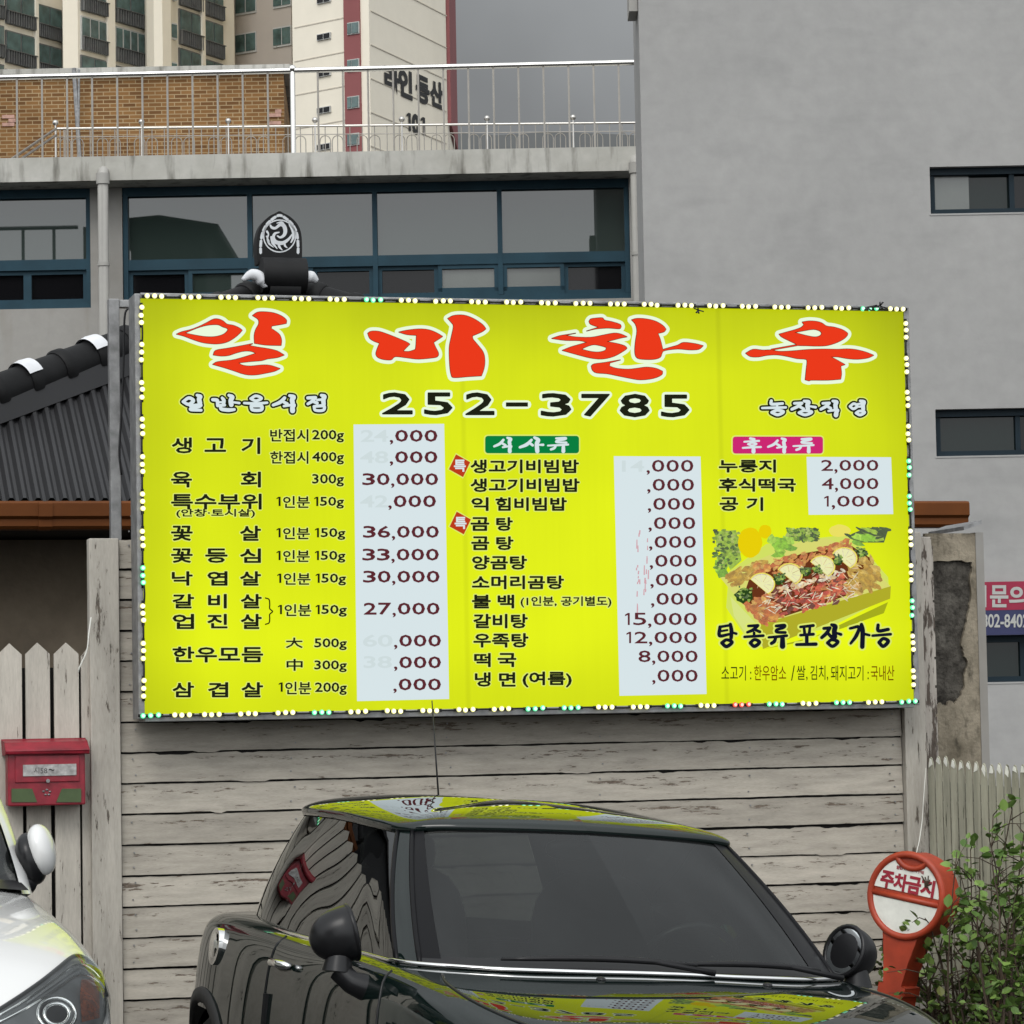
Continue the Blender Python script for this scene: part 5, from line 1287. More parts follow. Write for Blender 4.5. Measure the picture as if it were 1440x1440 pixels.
for k in pic:
    if k != 'woodtop': pic[k].build({'green': 'printed_parsley', 'lettuce': 'printed_lettuce', 'meat': 'printed_beef', 'orange': 'printed_beef', 'tan': 'printed_beef', 'fat': 'printed_fat'}.get(k, 'printed_' + k), PC[k], pico)

# ------------------------------------------------------------------ light string round the sign
ls = thing('light_string', 'string of tiny white and green lamps around the yellow signboard edge', 'light string', (3.55, -.02, 1.705))
LED = {'w': lit('warm_white_lamp', (1.0, .95, .38), 1.25), 'g': lit('green_lamp', (.12, .85, .35), 1.5), 'r': lit('red_lamp', (.9, .08, .04), 1.4)}
LEDc = {'w': lit('lamp_bright_core', (1, 1, .80), 2.2), 'g': lit('green_lamp_core', (.55, 1, .75), 1.8), 'r': lit('red_lamp_core', (1, .5, .45), 1.6)}
mods = []
for x, c in zip((217, 269, 321, 372.5, 424, 474, 525, 574, 623, 673, 722, 771, 819.5, 868, 915, 963, 1007, 1053, 1099, 1146, 1184, 1223, 1261), 'wwwwwwgwwwwwwwwwwwwwwgw'): mods.append((x, 416.5 + (x - 217) * .0172, 'h', c))
for y, c in zip((443, 495, 548, 600, 653, 705, 757, 809, 862, 915, 968), 'wwwwwwwgwww'): mods.append((199 + (y - 443) * .006, y, 'v', c))
for x, c in zip((212, 256, 298, 349, 401, 452.5, 503.6, 554, 604.6, 655, 705, 753, 803, 851, 900.6, 948, 995, 1043, 1091, 1138, 1185, 1230.5, 1277.5), 'gwwwwgwwwwwggwwgwrgwgwg'): mods.append((x, 1006 - (x - 212) * .0182, 'h', c))
for y, c in zip((464.5, 513, 561, 609.5, 658, 707, 756.6, 805, 855, 904, 952.5), 'wwwwggwwgww'): mods.append((1274 + (y - 464) * .022, y, 'v', c))
YL = -.022
random.seed(6)
for x, y, o, c in mods:
    m = MB(); q = onY(x, y, YL); dx, dz = (.031, 0) if o == 'h' else (0, .031)
    m.box(q[0] - dx * 1.5 - .006, q[0] + dx * 1.5 + .006, YL + .002, YL + .010, q[2] - dz * 1.5 - .006, q[2] + dz * 1.5 + .006, 1)
    for k in (-1, 0, 1):
        j = random.uniform(-.002, .002)
        m.ball((q[0] + dx * k + j, YL, q[2] + dz * k + j), (.0110, .010, .0110), 8, 12, mi=0); m.ball((q[0] + dx * k + j, YL - .006, q[2] + dz * k + j), (.0075, .006, .0075), 6, 10, mi=2)
    m.build('lamp_cluster', [LED[c], M['black'], LEDc[c]], ls, smooth=True)
w = MB()
for sel in ([p for p in mods if p[2] == 'h' and p[1] < 500], [p for p in mods if p[2] == 'v' and p[0] < 600], [p for p in mods if p[2] == 'h' and p[1] > 900], [p for p in mods if p[2] == 'v' and p[0] > 600]):
    P = []
    for i, (x, y, o, c) in enumerate(sel):
        P.append(onY(x, y, YL + .006))
        if i + 1 < len(sel): P.append(onY((x + sel[i + 1][0]) / 2 + (random.uniform(-2, 2) if o == 'v' else 0), (y + sel[i + 1][1]) / 2 + (random.uniform(-.5, 2.2) if o == 'h' else 0), YL))
    w.tube(smooth_pts(np.array(P), 4), .0042, 6)
for x, y in ((982, 436), (1237, 430), (1220, 432)):
    for k in range(7):
        a = random.uniform(0, 2 * pi); p = onY(x, y, YL - .01); w.tube([p, p + np.array([.025 * cos(a) * (2 if x > 1000 else 1), -.01, .016 * sin(a)])], .003, 5)
w.build('wire', M['black'], ls, smooth=True)

# ------------------------------------------------------------------ cars
def car_frame(name, label, X, Y, head, roll, z):
    o = bpy.data.objects.new(name, None); COL.objects.link(o); OFF[o.name] = np.zeros(3)
    o.matrix_world = Matrix.Translation((X, Y, z)) @ Matrix.Rotation(radians(head), 4, 'Z') @ Matrix.Rotation(radians(roll), 4, 'X')
    tag(o, label, 'car'); return o
def shell(stations, prof):
    Gd = []
    for st_ in stations:
        h = prof(*st_); full = [(st_[0], -y, z) for y, z in h[:-1]] + [(st_[0], 0, h[-1][1])] + [(st_[0], y, z) for y, z in h[:-1]][::-1]
        Gd.append(full)
    return np.array(Gd)
def prof_car(x, W, Zc, Ze, zb):
    return [(0.0, zb), (.80 * W, zb), (.95 * W, zb + .10), (1.0 * W, zb + (Ze - zb) * .38), (1.005 * W, zb + (Ze - zb) * .62), (.985 * W, Ze - .09), (.935 * W, Ze - .012), (.80 * W, Ze + (Zc - Ze) * .45), (.45 * W, Zc - .008), (0, Zc)]
def loops(belt, roof, k=8):
    b, r = smooth_pts(np.array(belt, float), k), smooth_pts(np.array(roof, float), k); return b, r
def house(bl, rl, i0, i1, k, side, nv=9, bulge=.03, out=0.0, v0=0.0, v1=1.0):
    a, c = int(round(i0 * k)), int(round(i1 * k)); rows = []
    for i in range(a, c + 1):
        p, q = bl[i].copy(), rl[i].copy(); row = []
        t = bl[min(i + 1, len(bl) - 1)] - bl[max(i - 1, 0)]; nrm = np.array([t[1], -t[0], 0.0]); nrm = nrm / (np.linalg.norm(nrm) + 1e-9)
        if nrm @ np.array([p[0] - rl[:, 0].mean(), p[1], 0]) < 0: nrm = -nrm
        if i == 0: nrm = np.array([1.0, 0, 0])
        if i == len(bl) - 1: nrm = np.array([-1.0, 0, 0])
        for v in np.linspace(v0, v1, nv):
            s = p + (q - p) * v + nrm * (bulge * 4 * v * (1 - v) + out); row.append((s[0], s[1] * side, s[2]))
        rows.append(row)
    A = np.array(rows)
    return A if side < 0 else A[::-1]
def wheel(root, x, y, r=.30, w=.19):
    s = 1 if y > 0 else -1
    m = MB(); rings = []
    for t, rr in ((-.5, r * .72), (-.5, r * .93), (-.38, r), (.38, r), (.5, r * .93), (.5, r * .72)):
        rings.append([(x + rr * cos(a), y + t * w, r + .01 + rr * sin(a)) for a in np.linspace(0, 2 * pi, 29)])
    m.grid(np.array(rings)); wh = m.build('wheel', M['rubber'], root, smooth=True, sharp=40)
    m = MB(); m.tube([(x, y + s * .06, r + .01), (x, y + s * .085, r + .01)], r * .16, 14)
    for k in range(5):
        a = 2 * pi * k / 5; d = np.array([cos(a), 0, sin(a)]); e = np.array([-sin(a), 0, cos(a)]); c0 = np.array([x, y + s * .075, r + .01])
        m.hexa([c0 + d * .03 - e * .035 - [0, .01, 0], c0 + d * r * .74 - e * .03 - [0, .01, 0], c0 + d * r * .74 + e * .03 - [0, .01, 0], c0 + d * .03 + e * .035 - [0, .01, 0], c0 + d * .03 - e * .035 + [0, .01, 0], c0 + d * r * .74 - e * .03 + [0, .01, 0], c0 + d * r * .74 + e * .03 + [0, .01, 0], c0 + d * .03 + e * .035 + [0, .01, 0]])
    m.grid(np.array([[(x + rr * cos(a), y + s * yy, r + .01 + rr * sin(a)) for a in np.linspace(0, 2 * pi, 29)] for rr, yy in ((r * .74, .09), (r * .70, .07), (r * .70, -.05))]))
    m.build('rim', M['steel_thin'], wh, smooth=True, sharp=40)

# ---- dark hatchback
mini = car_frame('compact_car', 'dark green hatchback with chrome trim parked in front of the plank wall', 2.725, -2.77, -85.0, -4.4, -.042)
ST = [(1.93, .34, .60, .585, .36), (1.91, .52, .68, .66, .26), (1.84, .66, .75, .72, .22), (1.70, .755, .82, .77, .20), (1.45, .815, .875, .82, .19), (1.15, .838, .915, .87, .19), (.85, .842, .932, .90, .19), (.5, .842, .95, .92, .19), (.1, .846, .97, .93, .19), (-.4, .852, .98, .94, .19), (-.9, .868, .99, .955, .19), (-1.25, .872, .99, .962, .19), (-1.52, .83, .985, .955, .21), (-1.70, .715, .95, .92, .25), (-1.78, .56, .86, .84, .32), (-1.79, .34, .7, .68, .42)]
GS = shell(ST, prof_car); A = surf(GS, 170, 110)
WX = ((1.22, .335), (-1.24, .335))
def keep_body(c):
    for wx, r in WX:
        if abs(c[1]) > .5 and c[2] < .75 and (c[0] - wx) ** 2 + (c[2] - .31) ** 2 < r * r: return False
    return not (abs(c[1]) < .60 and -1.35 < c[0] < .52 and c[2] > .8)
m = MB(); m.grid(A, keep=keep_body); m.build('body', M['mini'], mini, smooth=True)
bodybvh = BVHTree.FromPolygons([tuple(p) for p in m.v], m.f)
def side_y(x, z, s):       # point on the flank of the body
    h = bodybvh.ray_cast(Vector((x, s * 2.0, z)), Vector((0, -s, 0)))
    return h[0][1] if h[0] is not None else s * .84
belt = [(.97, 0, .925), (.945, .29, .922), (.87, .545, .918), (.69, .728, .915), (.35, .748, .92), (-.15, .752, .928), (-.65, .757, .938), (-1.05, .735, .948), (-1.36, .64, .955), (-1.50, .36, .955), (-1.54, 0, .955)]
roof = [(.235, 0, 1.362), (.215, .24, 1.358), (.165, .455, 1.35), (.085, .563, 1.34), (-.15, .592, 1.352), (-.5, .594, 1.368), (-.85, .578, 1.373), (-1.12, .545, 1.371), (-1.33, .45, 1.363), (-1.41, .25, 1.358), (-1.44, 0, 1.352)]
K = 10; bl, rl = loops(belt, roof, K)
for part, i0, i1, mt, out in (('windscreen', 0, 2.75, 'wind', 0), ('pillar', 2.75, 3.25, 'mini', .004), ('side_window', 3.25, 7.3, 'sideglass', 0), ('pillar', 7.3, 8.4, 'mini', .002), ('rear_window', 8.4, 10, 'sideglass', 0)):
    for s in ((-1, 1)):
        if part in ('windscreen', 'rear_window') and s == 1: continue
        m = MB(); m.grid(house(bl, rl, i0, i1, K, s, 10, .022, out))
        if part in ('windscreen', 'rear_window'): m.grid(house(bl, rl, i0, i1, K, 1, 10, .022, out))
        m.build(part, M['frit' if part == 'pillar' and i0 < 4 and s > 0 else mt], mini, smooth=True)  # one front pillar is black: a dark reflection put into its colour
m = MB()                                     # rubber seals and black screen border
for s in (-1, 1):
    for i in (2.75, 3.25):
        q = house(bl, rl, i, i, K, s, 10, .022, .003)[0]; m.tube(q, .009, 6)
    q = house(bl, rl, 4.95, 5.05, K, s, 10, .022, .002); m.grid(q)
    top = np.concatenate([house(bl, rl, 0, 2.75, K, s, 2, .0, .004, .955, .985)[:, :, :]]); m.grid(top)
    m.grid(house(bl, rl, 3.25, 7.3, K, s, 2, .0, .005, .95, 1.0))
m.build('window_seal', M['frit'], mini, smooth=True)
for s in (-1, 1):
    m = MB(); m.grid(house(bl, rl, 2.5 if s < 0 else 2.2, 2.78, K, s, 10, .022, .003)); m.build('border_and_reflection', M['frit'], mini, smooth=True)  # wider on one side, where a dark reflection is painted onto the glass
# roof
rc = np.array([-.55, 0, 0]); rows = []
full = np.concatenate([rl * [1, -1, 1], rl[::-1][1:]])
for r, lower in ((1.035, -.028), (1.045, -.016), (1.04, .0), (1.0, .016), (.93, .031), (.84, .043), (.72, .054), (.58, .063), (.42, .071), (.25, .076), (.1, .0785), (.001, .079)):
    rows.append([(rc[0] + (p[0] - rc[0]) * r, p[1] * r, (p[2] if r > .5 else (p[2] * r * 2 + 1.36 * (1 - r * 2))) + lower) for p in full])
m = MB(); m.grid(surf(np.array(rows), 40, len(full))); m.build('roof', M['mini'], mini, smooth=True)
m = MB(); m.tube([(-1.27, 0, 1.395), (-1.27, 0, 1.42), (-1.285, 0, 1.435)], [.04, .022, .006], 12); m.tube([(-1.275, 0, 1.43), (-1.42, 0, 1.80)], [.004, .0022], 6); m.build('aerial', M['black'], mini, smooth=True)
# chrome waistline
def top_z(x, y):
    h = bodybvh.ray_cast(Vector((x, y, 3)), Vector((0, 0, -1))); return h[0][2] if h[0] is not None else .9
m = MB(); half = {}
for s in (-1, 1):
    P = [(p[0], p[1] * s, max(p[2] + .008, top_z(p[0] + .016, p[1] * s) + .008) if p[0] > .6 else p[2] + .008) for p in bl[:int(9.0 * K)]]
    half[s] = [np.array(p) + (np.array([p[0] + .4, p[1], 0]) / np.linalg.norm([p[0] + .4, p[1]])) * .016 for p in P]
nr = half[-1][::-1] + half[1][1:]
m.tube(nr, [.0072 if p[0] > .62 else .007 for p in nr], 8)
m.build('chrome_strip', M['chrome'], mini, smooth=True)
# scuttle, wipers
m = MB()
for s in (-1, 1):
    rowA = [np.array([p[0] + .018, p[1] * s * 1.01, p[2] + .0]) for p in bl[:int(2.9 * K)]]; rowB = [np.array([p[0] - .05, p[1] * s * .99, p[2] + .035]) for p in bl[:int(2.9 * K)]]
    m.grid(np.array([rowA, rowB]) if s < 0 else np.array([rowB, rowA]))
m.build('scuttle', M['black'], mini, smooth=True)
for y0, y1 in ((.12, -.50), (.60, .05)):
    m = MB(); P = []
    for t in np.linspace(0, 1, 9):
        y = y0 + (y1 - y0) * t
        bi = np.interp(abs(y), bl[:30, 1], np.arange(30)); i = int(min(bi, 28)); p = bl[i] + (bl[i + 1] - bl[i]) * (bi - i); q = rl[i]
        v = .035 + .022 * sin(pi * t); c = p + (q - p) * v; P.append((c[0] + .02, y, c[2] + .022))
    m.tube(P, [.005, .009, .011, .011, .011, .011, .010, .008, .005], 6); m.tube([P[4], P[2], (P[1][0] + .03, P[0][1] + .05, P[0][2] - .02)], [.006, .008, .011], 6); m.build('wiper', M['black'], mini, smooth=True)
# mirrors (folded in)
for s in (-1, 1):
    Rm = np.array(Matrix.Rotation(radians(-16 * s), 3, 'X')) @ np.array(Matrix.Rotation(radians(6 * s if s < 0 else 24), 3, 'Z'))
    c = np.array([.50, .865 * s if s < 0 else .85, 1.0])
    m = MB(); m.ball((0, 0, 0), (.082, .13, .088), 16, 26, None, .92)
    vv = np.array(m.v); vv[:, 1] = np.where(vv[:, 1] * s < 0, vv[:, 1] * .08, vv[:, 1]); m.v = [tuple(c + Rm @ p) for p in vv]
    mi_ = m.build('mirror', M['black'], mini, smooth=True)
    m = MB(); m.tube([c + [.015, .035 * s, -.055], c + [.02, .04 * s, -.12]], [.036, .050], 14); m.tube([c + [.02, .035 * s, -.115], c + [.045, .0, -.15], c + [.05, -.05 * s, -.165]], [.036, .036, .045], 12); m.build('mirror_stalk', M['black'], mi_, smooth=True, sharp=40)
    th = np.linspace(0, 2 * pi, 29)[:-1]
    m = MB(); m.add([c + Rm @ np.array([.070 * cos(a), -.008 * s, .076 * sin(a)]) for a in th], [tuple(range(28))]); m.build('mirror_glass', M['mirror'], mi_)
    m = MB(); m.tube([c + Rm @ np.array([.078 * cos(a), -.006 * s, .084 * sin(a)]) for a in th], .009, 6, closed=True); m.build('mirror_rim', M['black'], mi_, smooth=True)
# flank details
for s in (-1, 1):
    m = MB(); yh = side_y(-.33, .845, s)
    m.tube([(-.215, yh + s * .004, .845), (-.235, yh + s * .028, .85), (-.37, yh + s * .030, .85), (-.395, yh + s * .006, .847)], [.011, .014, .014, .011], 8); m.build('door_handle', M['chrome'], mini, smooth=True)
    m = MB()
    for pts in (((.70, .90), (.74, .80), (.76, .62), (.74, .42), (.70, .28)), ((-.47, .935), (-.475, .80), (-.47, .62), (-.43, .45), (-.36, .28))):
        P = smooth_pts(np.array(pts, float), 5); m.tube([(x, side_y(x, z, s) + s * .0005, z) for x, z in P], .0045, 5)
    m.build('door_gap', M['black'], mini, smooth=True)
    m = MB()
    for wx, r in WX:
        rows = []
        for rr in (r - .01, r + .012, r + .055, r + .062):
            rows.append([(wx + rr * cos(a), side_y(wx + rr * cos(a), min(.31 + rr * sin(a), .9), s) + s * (.012 if r < rr < r + .06 else -.01), .31 + rr * sin(a)) for a in np.linspace(-.35, pi + .35, 28)])
        m.grid(np.array(rows))
    m.build('arch_trim', M['rubber'], mini, smooth=True)
    m = MB()
    m.tube([(-.44, side_y(-.44, .72, s) + s * .004, .74), (-.44, side_y(-.44, .6, s) + s * .004, .60)], .012, 6); m.build('door_edge_guard', M['black'], mini)
    m = MB(); xs_ = (.86, .93); m.tube([(.80, side_y(.80, .73, s) + s * .005, .70), (.86, side_y(.86, .73, s) + s * .005, .735), (1.0, side_y(1.0, .73, s) + s * .004, .735), (1.02, side_y(1.02, .7, s) + s * .004, .70), (.86, side_y(.86, .68, s) + s * .004, .68)], .008, 6, closed=True); m.build('side_trim', M['chrome'], mini, smooth=True)
m = MB(); yf = side_y(-1.12, .855, -1)
m.tube([(-1.12, yf + .012, .855), (-1.12, yf - .012, .857)], .068, 24); m.tube([(-1.12, yf - .012, .857), (-1.12, yf - .02, .857)], [.05, .035], 20); m.build('fuel_cap', M['chrome'], mini, smooth=True, sharp=40)
m = MB()
for s in (-1, 1):
    P = smooth_pts(np.array([(.93, .70), (1.1, .735), (1.35, .725), (1.6, .66), (1.75, .55)]), 5); m.tube([(x, y * s, top_z(x, y * s) + .0005) for x, y in P], .005, 5)
m.build('bonnet_gap', M['black'], mini, smooth=True)
for y in (-.25, .30):
    m = MB(); m.ball((1.09, y, top_z(1.09, y)), (.02, .016, .01), 6, 10); m.build('washer_jet', M['black'], mini, smooth=True)
for s in (-1, 1):
    Rl = np.array(Matrix.Rotation(radians(-38), 3, 'Y')); c = np.array([1.64, s * .60, .65]); m = MB(); m.ball(c, (.125, .105, .14), 12, 20, Rl); hl = m.build('headlight', M['lamp_dark'], mini, smooth=True)
    m = MB(); dirn = Rl @ np.array([1, 0, 0]); u = np.array([0, 1, 0]); w_ = np.cross(dirn, u); m.tube([c + dirn * .03 + u * .108 * cos(a) + w_ * .142 * sin(a) for a in np.linspace(0, 2 * pi, 29)[:-1]], .011, 8, closed=True); m.build('headlight_ring', M['chrome'], hl, smooth=True)
m = MB(); m.box(1.86, 1.925, -.42, .42, .50, .64); m.build('grille', M['black'], mini, bevel=.02)
for wx in (1.22, -1.24):
    for y in (-.74, .74): wheel(mini, wx, y)
m = MB(); m.box(-1.5, 1.6, -.62, .62, .25, .3); m.box(.45, .86, -.70, .70, .60, .885); m.box(-1.5, -1.25, -.60, .60, .3, .90); m.build('cabin_lining', M['seat'], mini, bevel=.03)
for y in (-.36, .36):
    m = MB(); m.ball((-.25, y, .55), (.28, .24, .10), 10, 16, None, .6); m.ball((-.50, y, .86), (.10, .235, .34), 10, 16, np.array(Matrix.Rotation(radians(-14), 3, 'Y')), .6); m.ball((-.60, y, 1.235), (.05, .13, .085), 8, 14, None, .7); m.build('seat', M['seat'], mini, smooth=True)
m = MB(); Rw = np.array(Matrix.Rotation(radians(-62), 3, 'Y')); cw = np.array([.32, .36, .90]); m.tube([cw + Rw @ np.array([.18 * cos(a), .18 * sin(a), 0]) for a in np.linspace(0, 2 * pi, 29)[:-1]], .016, 8, closed=True); m.tube([cw + Rw @ np.array([0, -.17, 0]), cw + Rw @ np.array([0, .17, 0])], .02, 8); m.build('steering_wheel', M['black'], mini, smooth=True)
m = MB(); m.ball((.20, 0, 1.285), (.02, .115, .036), 8, 14, None, .7); m.tube([(.21, 0, 1.30), (.22, 0, 1.35)], .012, 8); m.build('inner_mirror', M['black'], mini, smooth=True)
m = MB(); m.ball((-.42, -.58, 1.10), (.05, .02, .22), 8, 12); m.build('hanging_cloth', M['curtain'], mini, smooth=True)

# ---- white car at the left edge
wc = car_frame('white_car', 'glossy white car at the left edge, its front corner and headlight showing', 0.005, -2.62, -84.7, -4.0, .235)
ST = [(2.22, .40, .60, .58, .34), (2.18, .62, .70, .67, .26), (2.06, .80, .82, .77, .22), (1.86, .885, .915, .845, .20), (1.55, .905, .985, .915, .19), (1.2, .905, 1.03, .965, .19), (.85, .905, 1.06, 1.0, .19), (.4, .905, 1.07, 1.015, .19), (-.2, .91, 1.08, 1.02, .19), (-.9, .91, 1.09, 1.03, .19), (-1.5, .905, 1.09, 1.04, .2), (-1.95, .85, 1.07, 1.02, .24), (-2.12, .70, .96, .93, .3), (-2.16, .42, .78, .76, .42)]
GW = shell(ST, prof_car); AW = surf(GW, 170, 120)
WXW = ((1.36, .36), (-1.34, .36))
def keep_white(c):
    for wx, r in WXW:
        if abs(c[1]) > .55 and c[2] < .8 and (c[0] - wx) ** 2 + (c[2] - .34) ** 2 < r * r: return False
    return not (abs(c[1]) < .66 and -1.7 < c[0] < .70 and c[2] > .85)
m = MB(); m.grid(AW, keep=keep_white); m.build('body', M['whitecar'], wc, smooth=True)
wbvh = BVHTree.FromPolygons([tuple(p) for p in m.v], m.f)
belt = [(1.16, 0, 1.03), (1.12, .34, 1.025), (1.04, .64, 1.015), (.88, .835, 1.005), (.45, .845, 1.01), (-.15, .85, 1.015), (-.75, .85, 1.025), (-1.3, .82, 1.035), (-1.75, .68, 1.04), (-1.92, .38, 1.04), (-1.95, 0, 1.04)]
roof = [(.36, 0, 1.50), (.335, .28, 1.495), (.24, .58, 1.52), (.12, .735, 1.51), (-.15, .75, 1.515), (-.5, .75, 1.515), (-.9, .74, 1.51), (-1.3, .70, 1.50), (-1.55, .52, 1.45), (-1.64, .28, 1.445), (-1.66, 0, 1.44)]
wb, wr = loops(belt, roof, K)
for part, i0, i1, mt, out in (('windscreen', 0, 2.8, 'wind', 0), ('pillar', 2.7, 3.3, 'whitecar', .006), ('side_window', 3.25, 7.3, 'sideglass', 0), ('pillar', 7.3, 8.4, 'whitecar', .004), ('rear_window', 8.4, 10, 'sideglass', 0)):
    for s in ((-1, 1)):
        if part in ('windscreen', 'rear_window') and s == 1: continue
        m = MB(); m.grid(house(wb, wr, i0, i1, K, s, 10, .022, out))
        if part in ('windscreen', 'rear_window'): m.grid(house(wb, wr, i0, i1, K, 1, 10, .022, out))
        m.build(part, M[mt], wc, smooth=True)
rows = []; full = np.concatenate([wr * [1, -1, 1], wr[::-1][1:]])
for r, lower in ((1.01, -.02), (1.015, .0), (.96, .02), (.85, .035), (.6, .055), (.3, .065), (.001, .07)):
    rows.append([(-.6 + (p[0] + .6) * r, p[1] * r, (p[2] if r > .5 else (p[2] * r * 2 + 1.475 * (1 - r * 2))) + lower) for p in full])
m = MB(); m.grid(surf(np.array(rows), 30, len(full))); m.build('roof', M['whitecar'], wc, smooth=True)
m = MB(); 
for s in (-1, 1):
    rowA = [np.array([p[0] + .03, p[1] * s * 1.01, p[2] + .012]) for p in wb[:int(2.9 * K)]]; rowB = [np.array([p[0] - .06, p[1] * s * .99, p[2] + .04]) for p in wb[:int(2.9 * K)]]
    m.grid(np.array([rowA, rowB]) if s < 0 else np.array([rowB, rowA]))
m.build('scuttle', M['black'], wc, smooth=True)
for s in (-1, 1):
    c = np.array([.72, s * .893, 1.135]); Rw = np.array(Matrix.Rotation(radians(-20 * s), 3, 'Z')) @ np.array(Matrix.Rotation(radians(16 * s), 3, 'X'))
    m = MB(); m.ball(c + [.02, 0, .0], (.085, .042, .080), 14, 22, Rw, .95); mi_ = m.build('mirror', M['whitecar'], wc, smooth=True)
    m = MB(); m.ball(c + [.0, -.026 * s, -.03], (.092, .044, .082), 14, 22, Rw, .9); m.tube([c + [0, -.03 * s, -.05], c + [.02, -.05 * s, -.10], c + [.04, -.10 * s, -.125]], [.045, .045, .05], 12); m.build('mirror_base', M['black'], mi_, smooth=True)
# headlight: outline read off the photograph and laid on the body surface
Wm = wc.matrix_world.inverted()
def on_white(px, py, lift=0.0):
    o_ = Wm @ Vector(C); d = (Wm.to_3x3() @ Vector(ray(px, py))).normalized(); h = wbvh.ray_cast(o_, d)
    if h[0] is None: return None
    nrm = h[1] if h[1].dot(d) < 0 else -h[1]
    return np.array(h[0]) + np.array(nrm) * lift
topc = catmull(np.array([(-30, 1438), (0, 1420), (30, 1401), (60, 1380), (85, 1360), (100, 1348), (110, 1346), (122, 1352), (135, 1366), (143, 1384), (148, 1402)], float), np.linspace(0, 10, 30))
botc = catmull(np.array([(-25, 1500), (5, 1500), (35, 1497), (60, 1494), (85, 1488), (105, 1480), (118, 1472), (130, 1460), (140, 1446), (147, 1430), (149, 1410)], float), np.linspace(0, 10, 30))
def lamp_grid(l, a=0.0, b=1.0, i0=0, i1=30, nv=10):
    rows = []
    for i in range(i0, i1):
        row = [on_white(*(topc[i] + (botc[i] - topc[i]) * t), l) for t in np.linspace(a, b, nv)]
        if all(p is not None for p in row): rows.append(row)
    return np.array(rows)
gh_ = lamp_grid(.003)
if len(gh_) > 3:
    m = MB(); m.grid(gh_); hl = m.build('headlight', M['lamp_dark'], wc, smooth=True)
    m = MB()
    for cx, cy, R0 in ((78, 1428, 26), (78, 1428, 17)):
        P = [on_white(cx + R0 * cos(a), cy + R0 * .85 * sin(a), .006) for a in np.linspace(0, 2 * pi, 25)[:-1]]
        if all(p is not None for p in P): m.tube(P, .006, 6, closed=True)
    for f in (.10, .22):
        P = [on_white(*(topc[i] + (botc[i] - topc[i]) * f), .005) for i in range(2, 25)]
        P = [p for p in P if p is not None]
        if len(P) > 3: m.tube(P, .005, 6)
    m.build('reflector_ring', M['chrome'], hl, smooth=True)
    def patch(pts_l, pts_r, lf, n=9):
        rows = []
        for u in np.linspace(0, 1, n):
            a_ = catmull(np.array(pts_l, float), [u * (len(pts_l) - 1)])[0]; b_ = catmull(np.array(pts_r, float), [u * (len(pts_r) - 1)])[0]
            row = [on_white(*(a_ + (b_ - a_) * t), lf) for t in np.linspace(0, 1, 6)]
            if all(p is not None for p in row): rows.append(row)
        return np.array(rows)
    ag = patch([(113, 1380), (111, 1404), (113, 1438)], [(131, 1379), (137, 1398), (137, 1432)], .006)
    if len(ag) > 1: m = MB(); m.grid(ag); m.build('amber_reflector', M['amber'], hl, smooth=True)
    for q0, q1, w0, w1 in (((36, 1412), (108, 1358), 2.2, 5), ((40, 1416), (112, 1366), 1.2, 3), ((38, 1407), (100, 1357), .6, 1)):
        ag = patch([(q0[0], q0[1]), (q1[0], q1[1])], [(q0[0] + w0 * .5, q0[1] + w0), (q1[0] + w1 * .5, q1[1] + w1)], .006)
        if len(ag) > 1: m = MB(); m.grid(ag); m.build('reflector_band', M['lamp_mid'], hl, smooth=True)
    ag = patch([(76 + 21 * cos(a), 1428 + 18 * sin(a)) for a in np.linspace(pi, 2 * pi, 9)], [(76 + 21 * cos(a), 1428 - 18 * sin(a)) for a in np.linspace(pi, 2 * pi, 9)], .005)
    if len(ag) > 1: m = MB(); m.grid(ag); m.build('projector', M['frit'], hl, smooth=True)
    m = MB(); m.grid(lamp_grid(.014)); m.build('lens', M['lens'], hl, smooth=True)
    P = [on_white(*topc[i], .004) for i in range(30)]; P = [p for p in P if p is not None]
    m = MB(); m.tube(P, .006, 6); m.build('lamp_gap', M['black'], hl, smooth=True)
for wx in (1.36, -1.34):
    for y in (-.80, .80): wheel(wc, wx, y, .33, .2)
m = MB(); m.box(2.10, 2.20, -.5, .5, .42, .60); m.build('grille', M['black'], wc, bevel=.02)
m = MB(); m.box(-1.9, 1.7, -.68, .68, .28, .33); m.box(.55, 1.0, -.76, .76, .65, .98); m.build('cabin_lining', M['seat'], wc, bevel=.03)
for y in (-.38, .38):
    m = MB(); m.ball((-.55, y, .95), (.11, .25, .36), 10, 16, None, .6); m.ball((-.62, y, 1.33), (.05, .14, .085), 8, 14, None, .7); m.build('seat', M['seat'], wc, smooth=True)

# ------------------------------------------------------------------ no-parking paddle sign
YS = -.45
npk = bpy.data.objects.new('no_parking_sign', None); COL.objects.link(npk); OFF[npk.name] = np.zeros(3)
tag(npk, 'orange plastic no parking paddle sign leaning crooked by the bush', 'sign')
cen = onY(1285, 1260, YS)
npk.matrix_world = Matrix.Translation(cen) @ Matrix.Rotation(radians(-52), 4, 'Z') @ Matrix.Rotation(radians(10), 4, 'Y') @ Matrix.Rotation(radians(-4), 4, 'X')
RX, RZ, TH = .185, .186, .13
def paddle(sx, gap=0.0):
    P = []
    for a in np.linspace(radians(-62), radians(242), 40): P.append((RX * sx * cos(a), RZ * sx * sin(a)))
    return P
outl = paddle(1.0)
hd = [(-.060, -.28), (-.045, -.38), (-.066, -.385), (-.066, -.42), (-.055, -.43), (-.055, -.80), (.055, -.80), (.055, -.43), (.066, -.42), (.066, -.385), (.045, -.38), (.060, -.28)]
outl = outl + hd
m = MB(); m.prism([(x, -TH / 2, z) for x, z in outl], (0, TH, 0)); m.build('body', M['orange'], npk, bevel=.022, smooth=True, sharp=50)
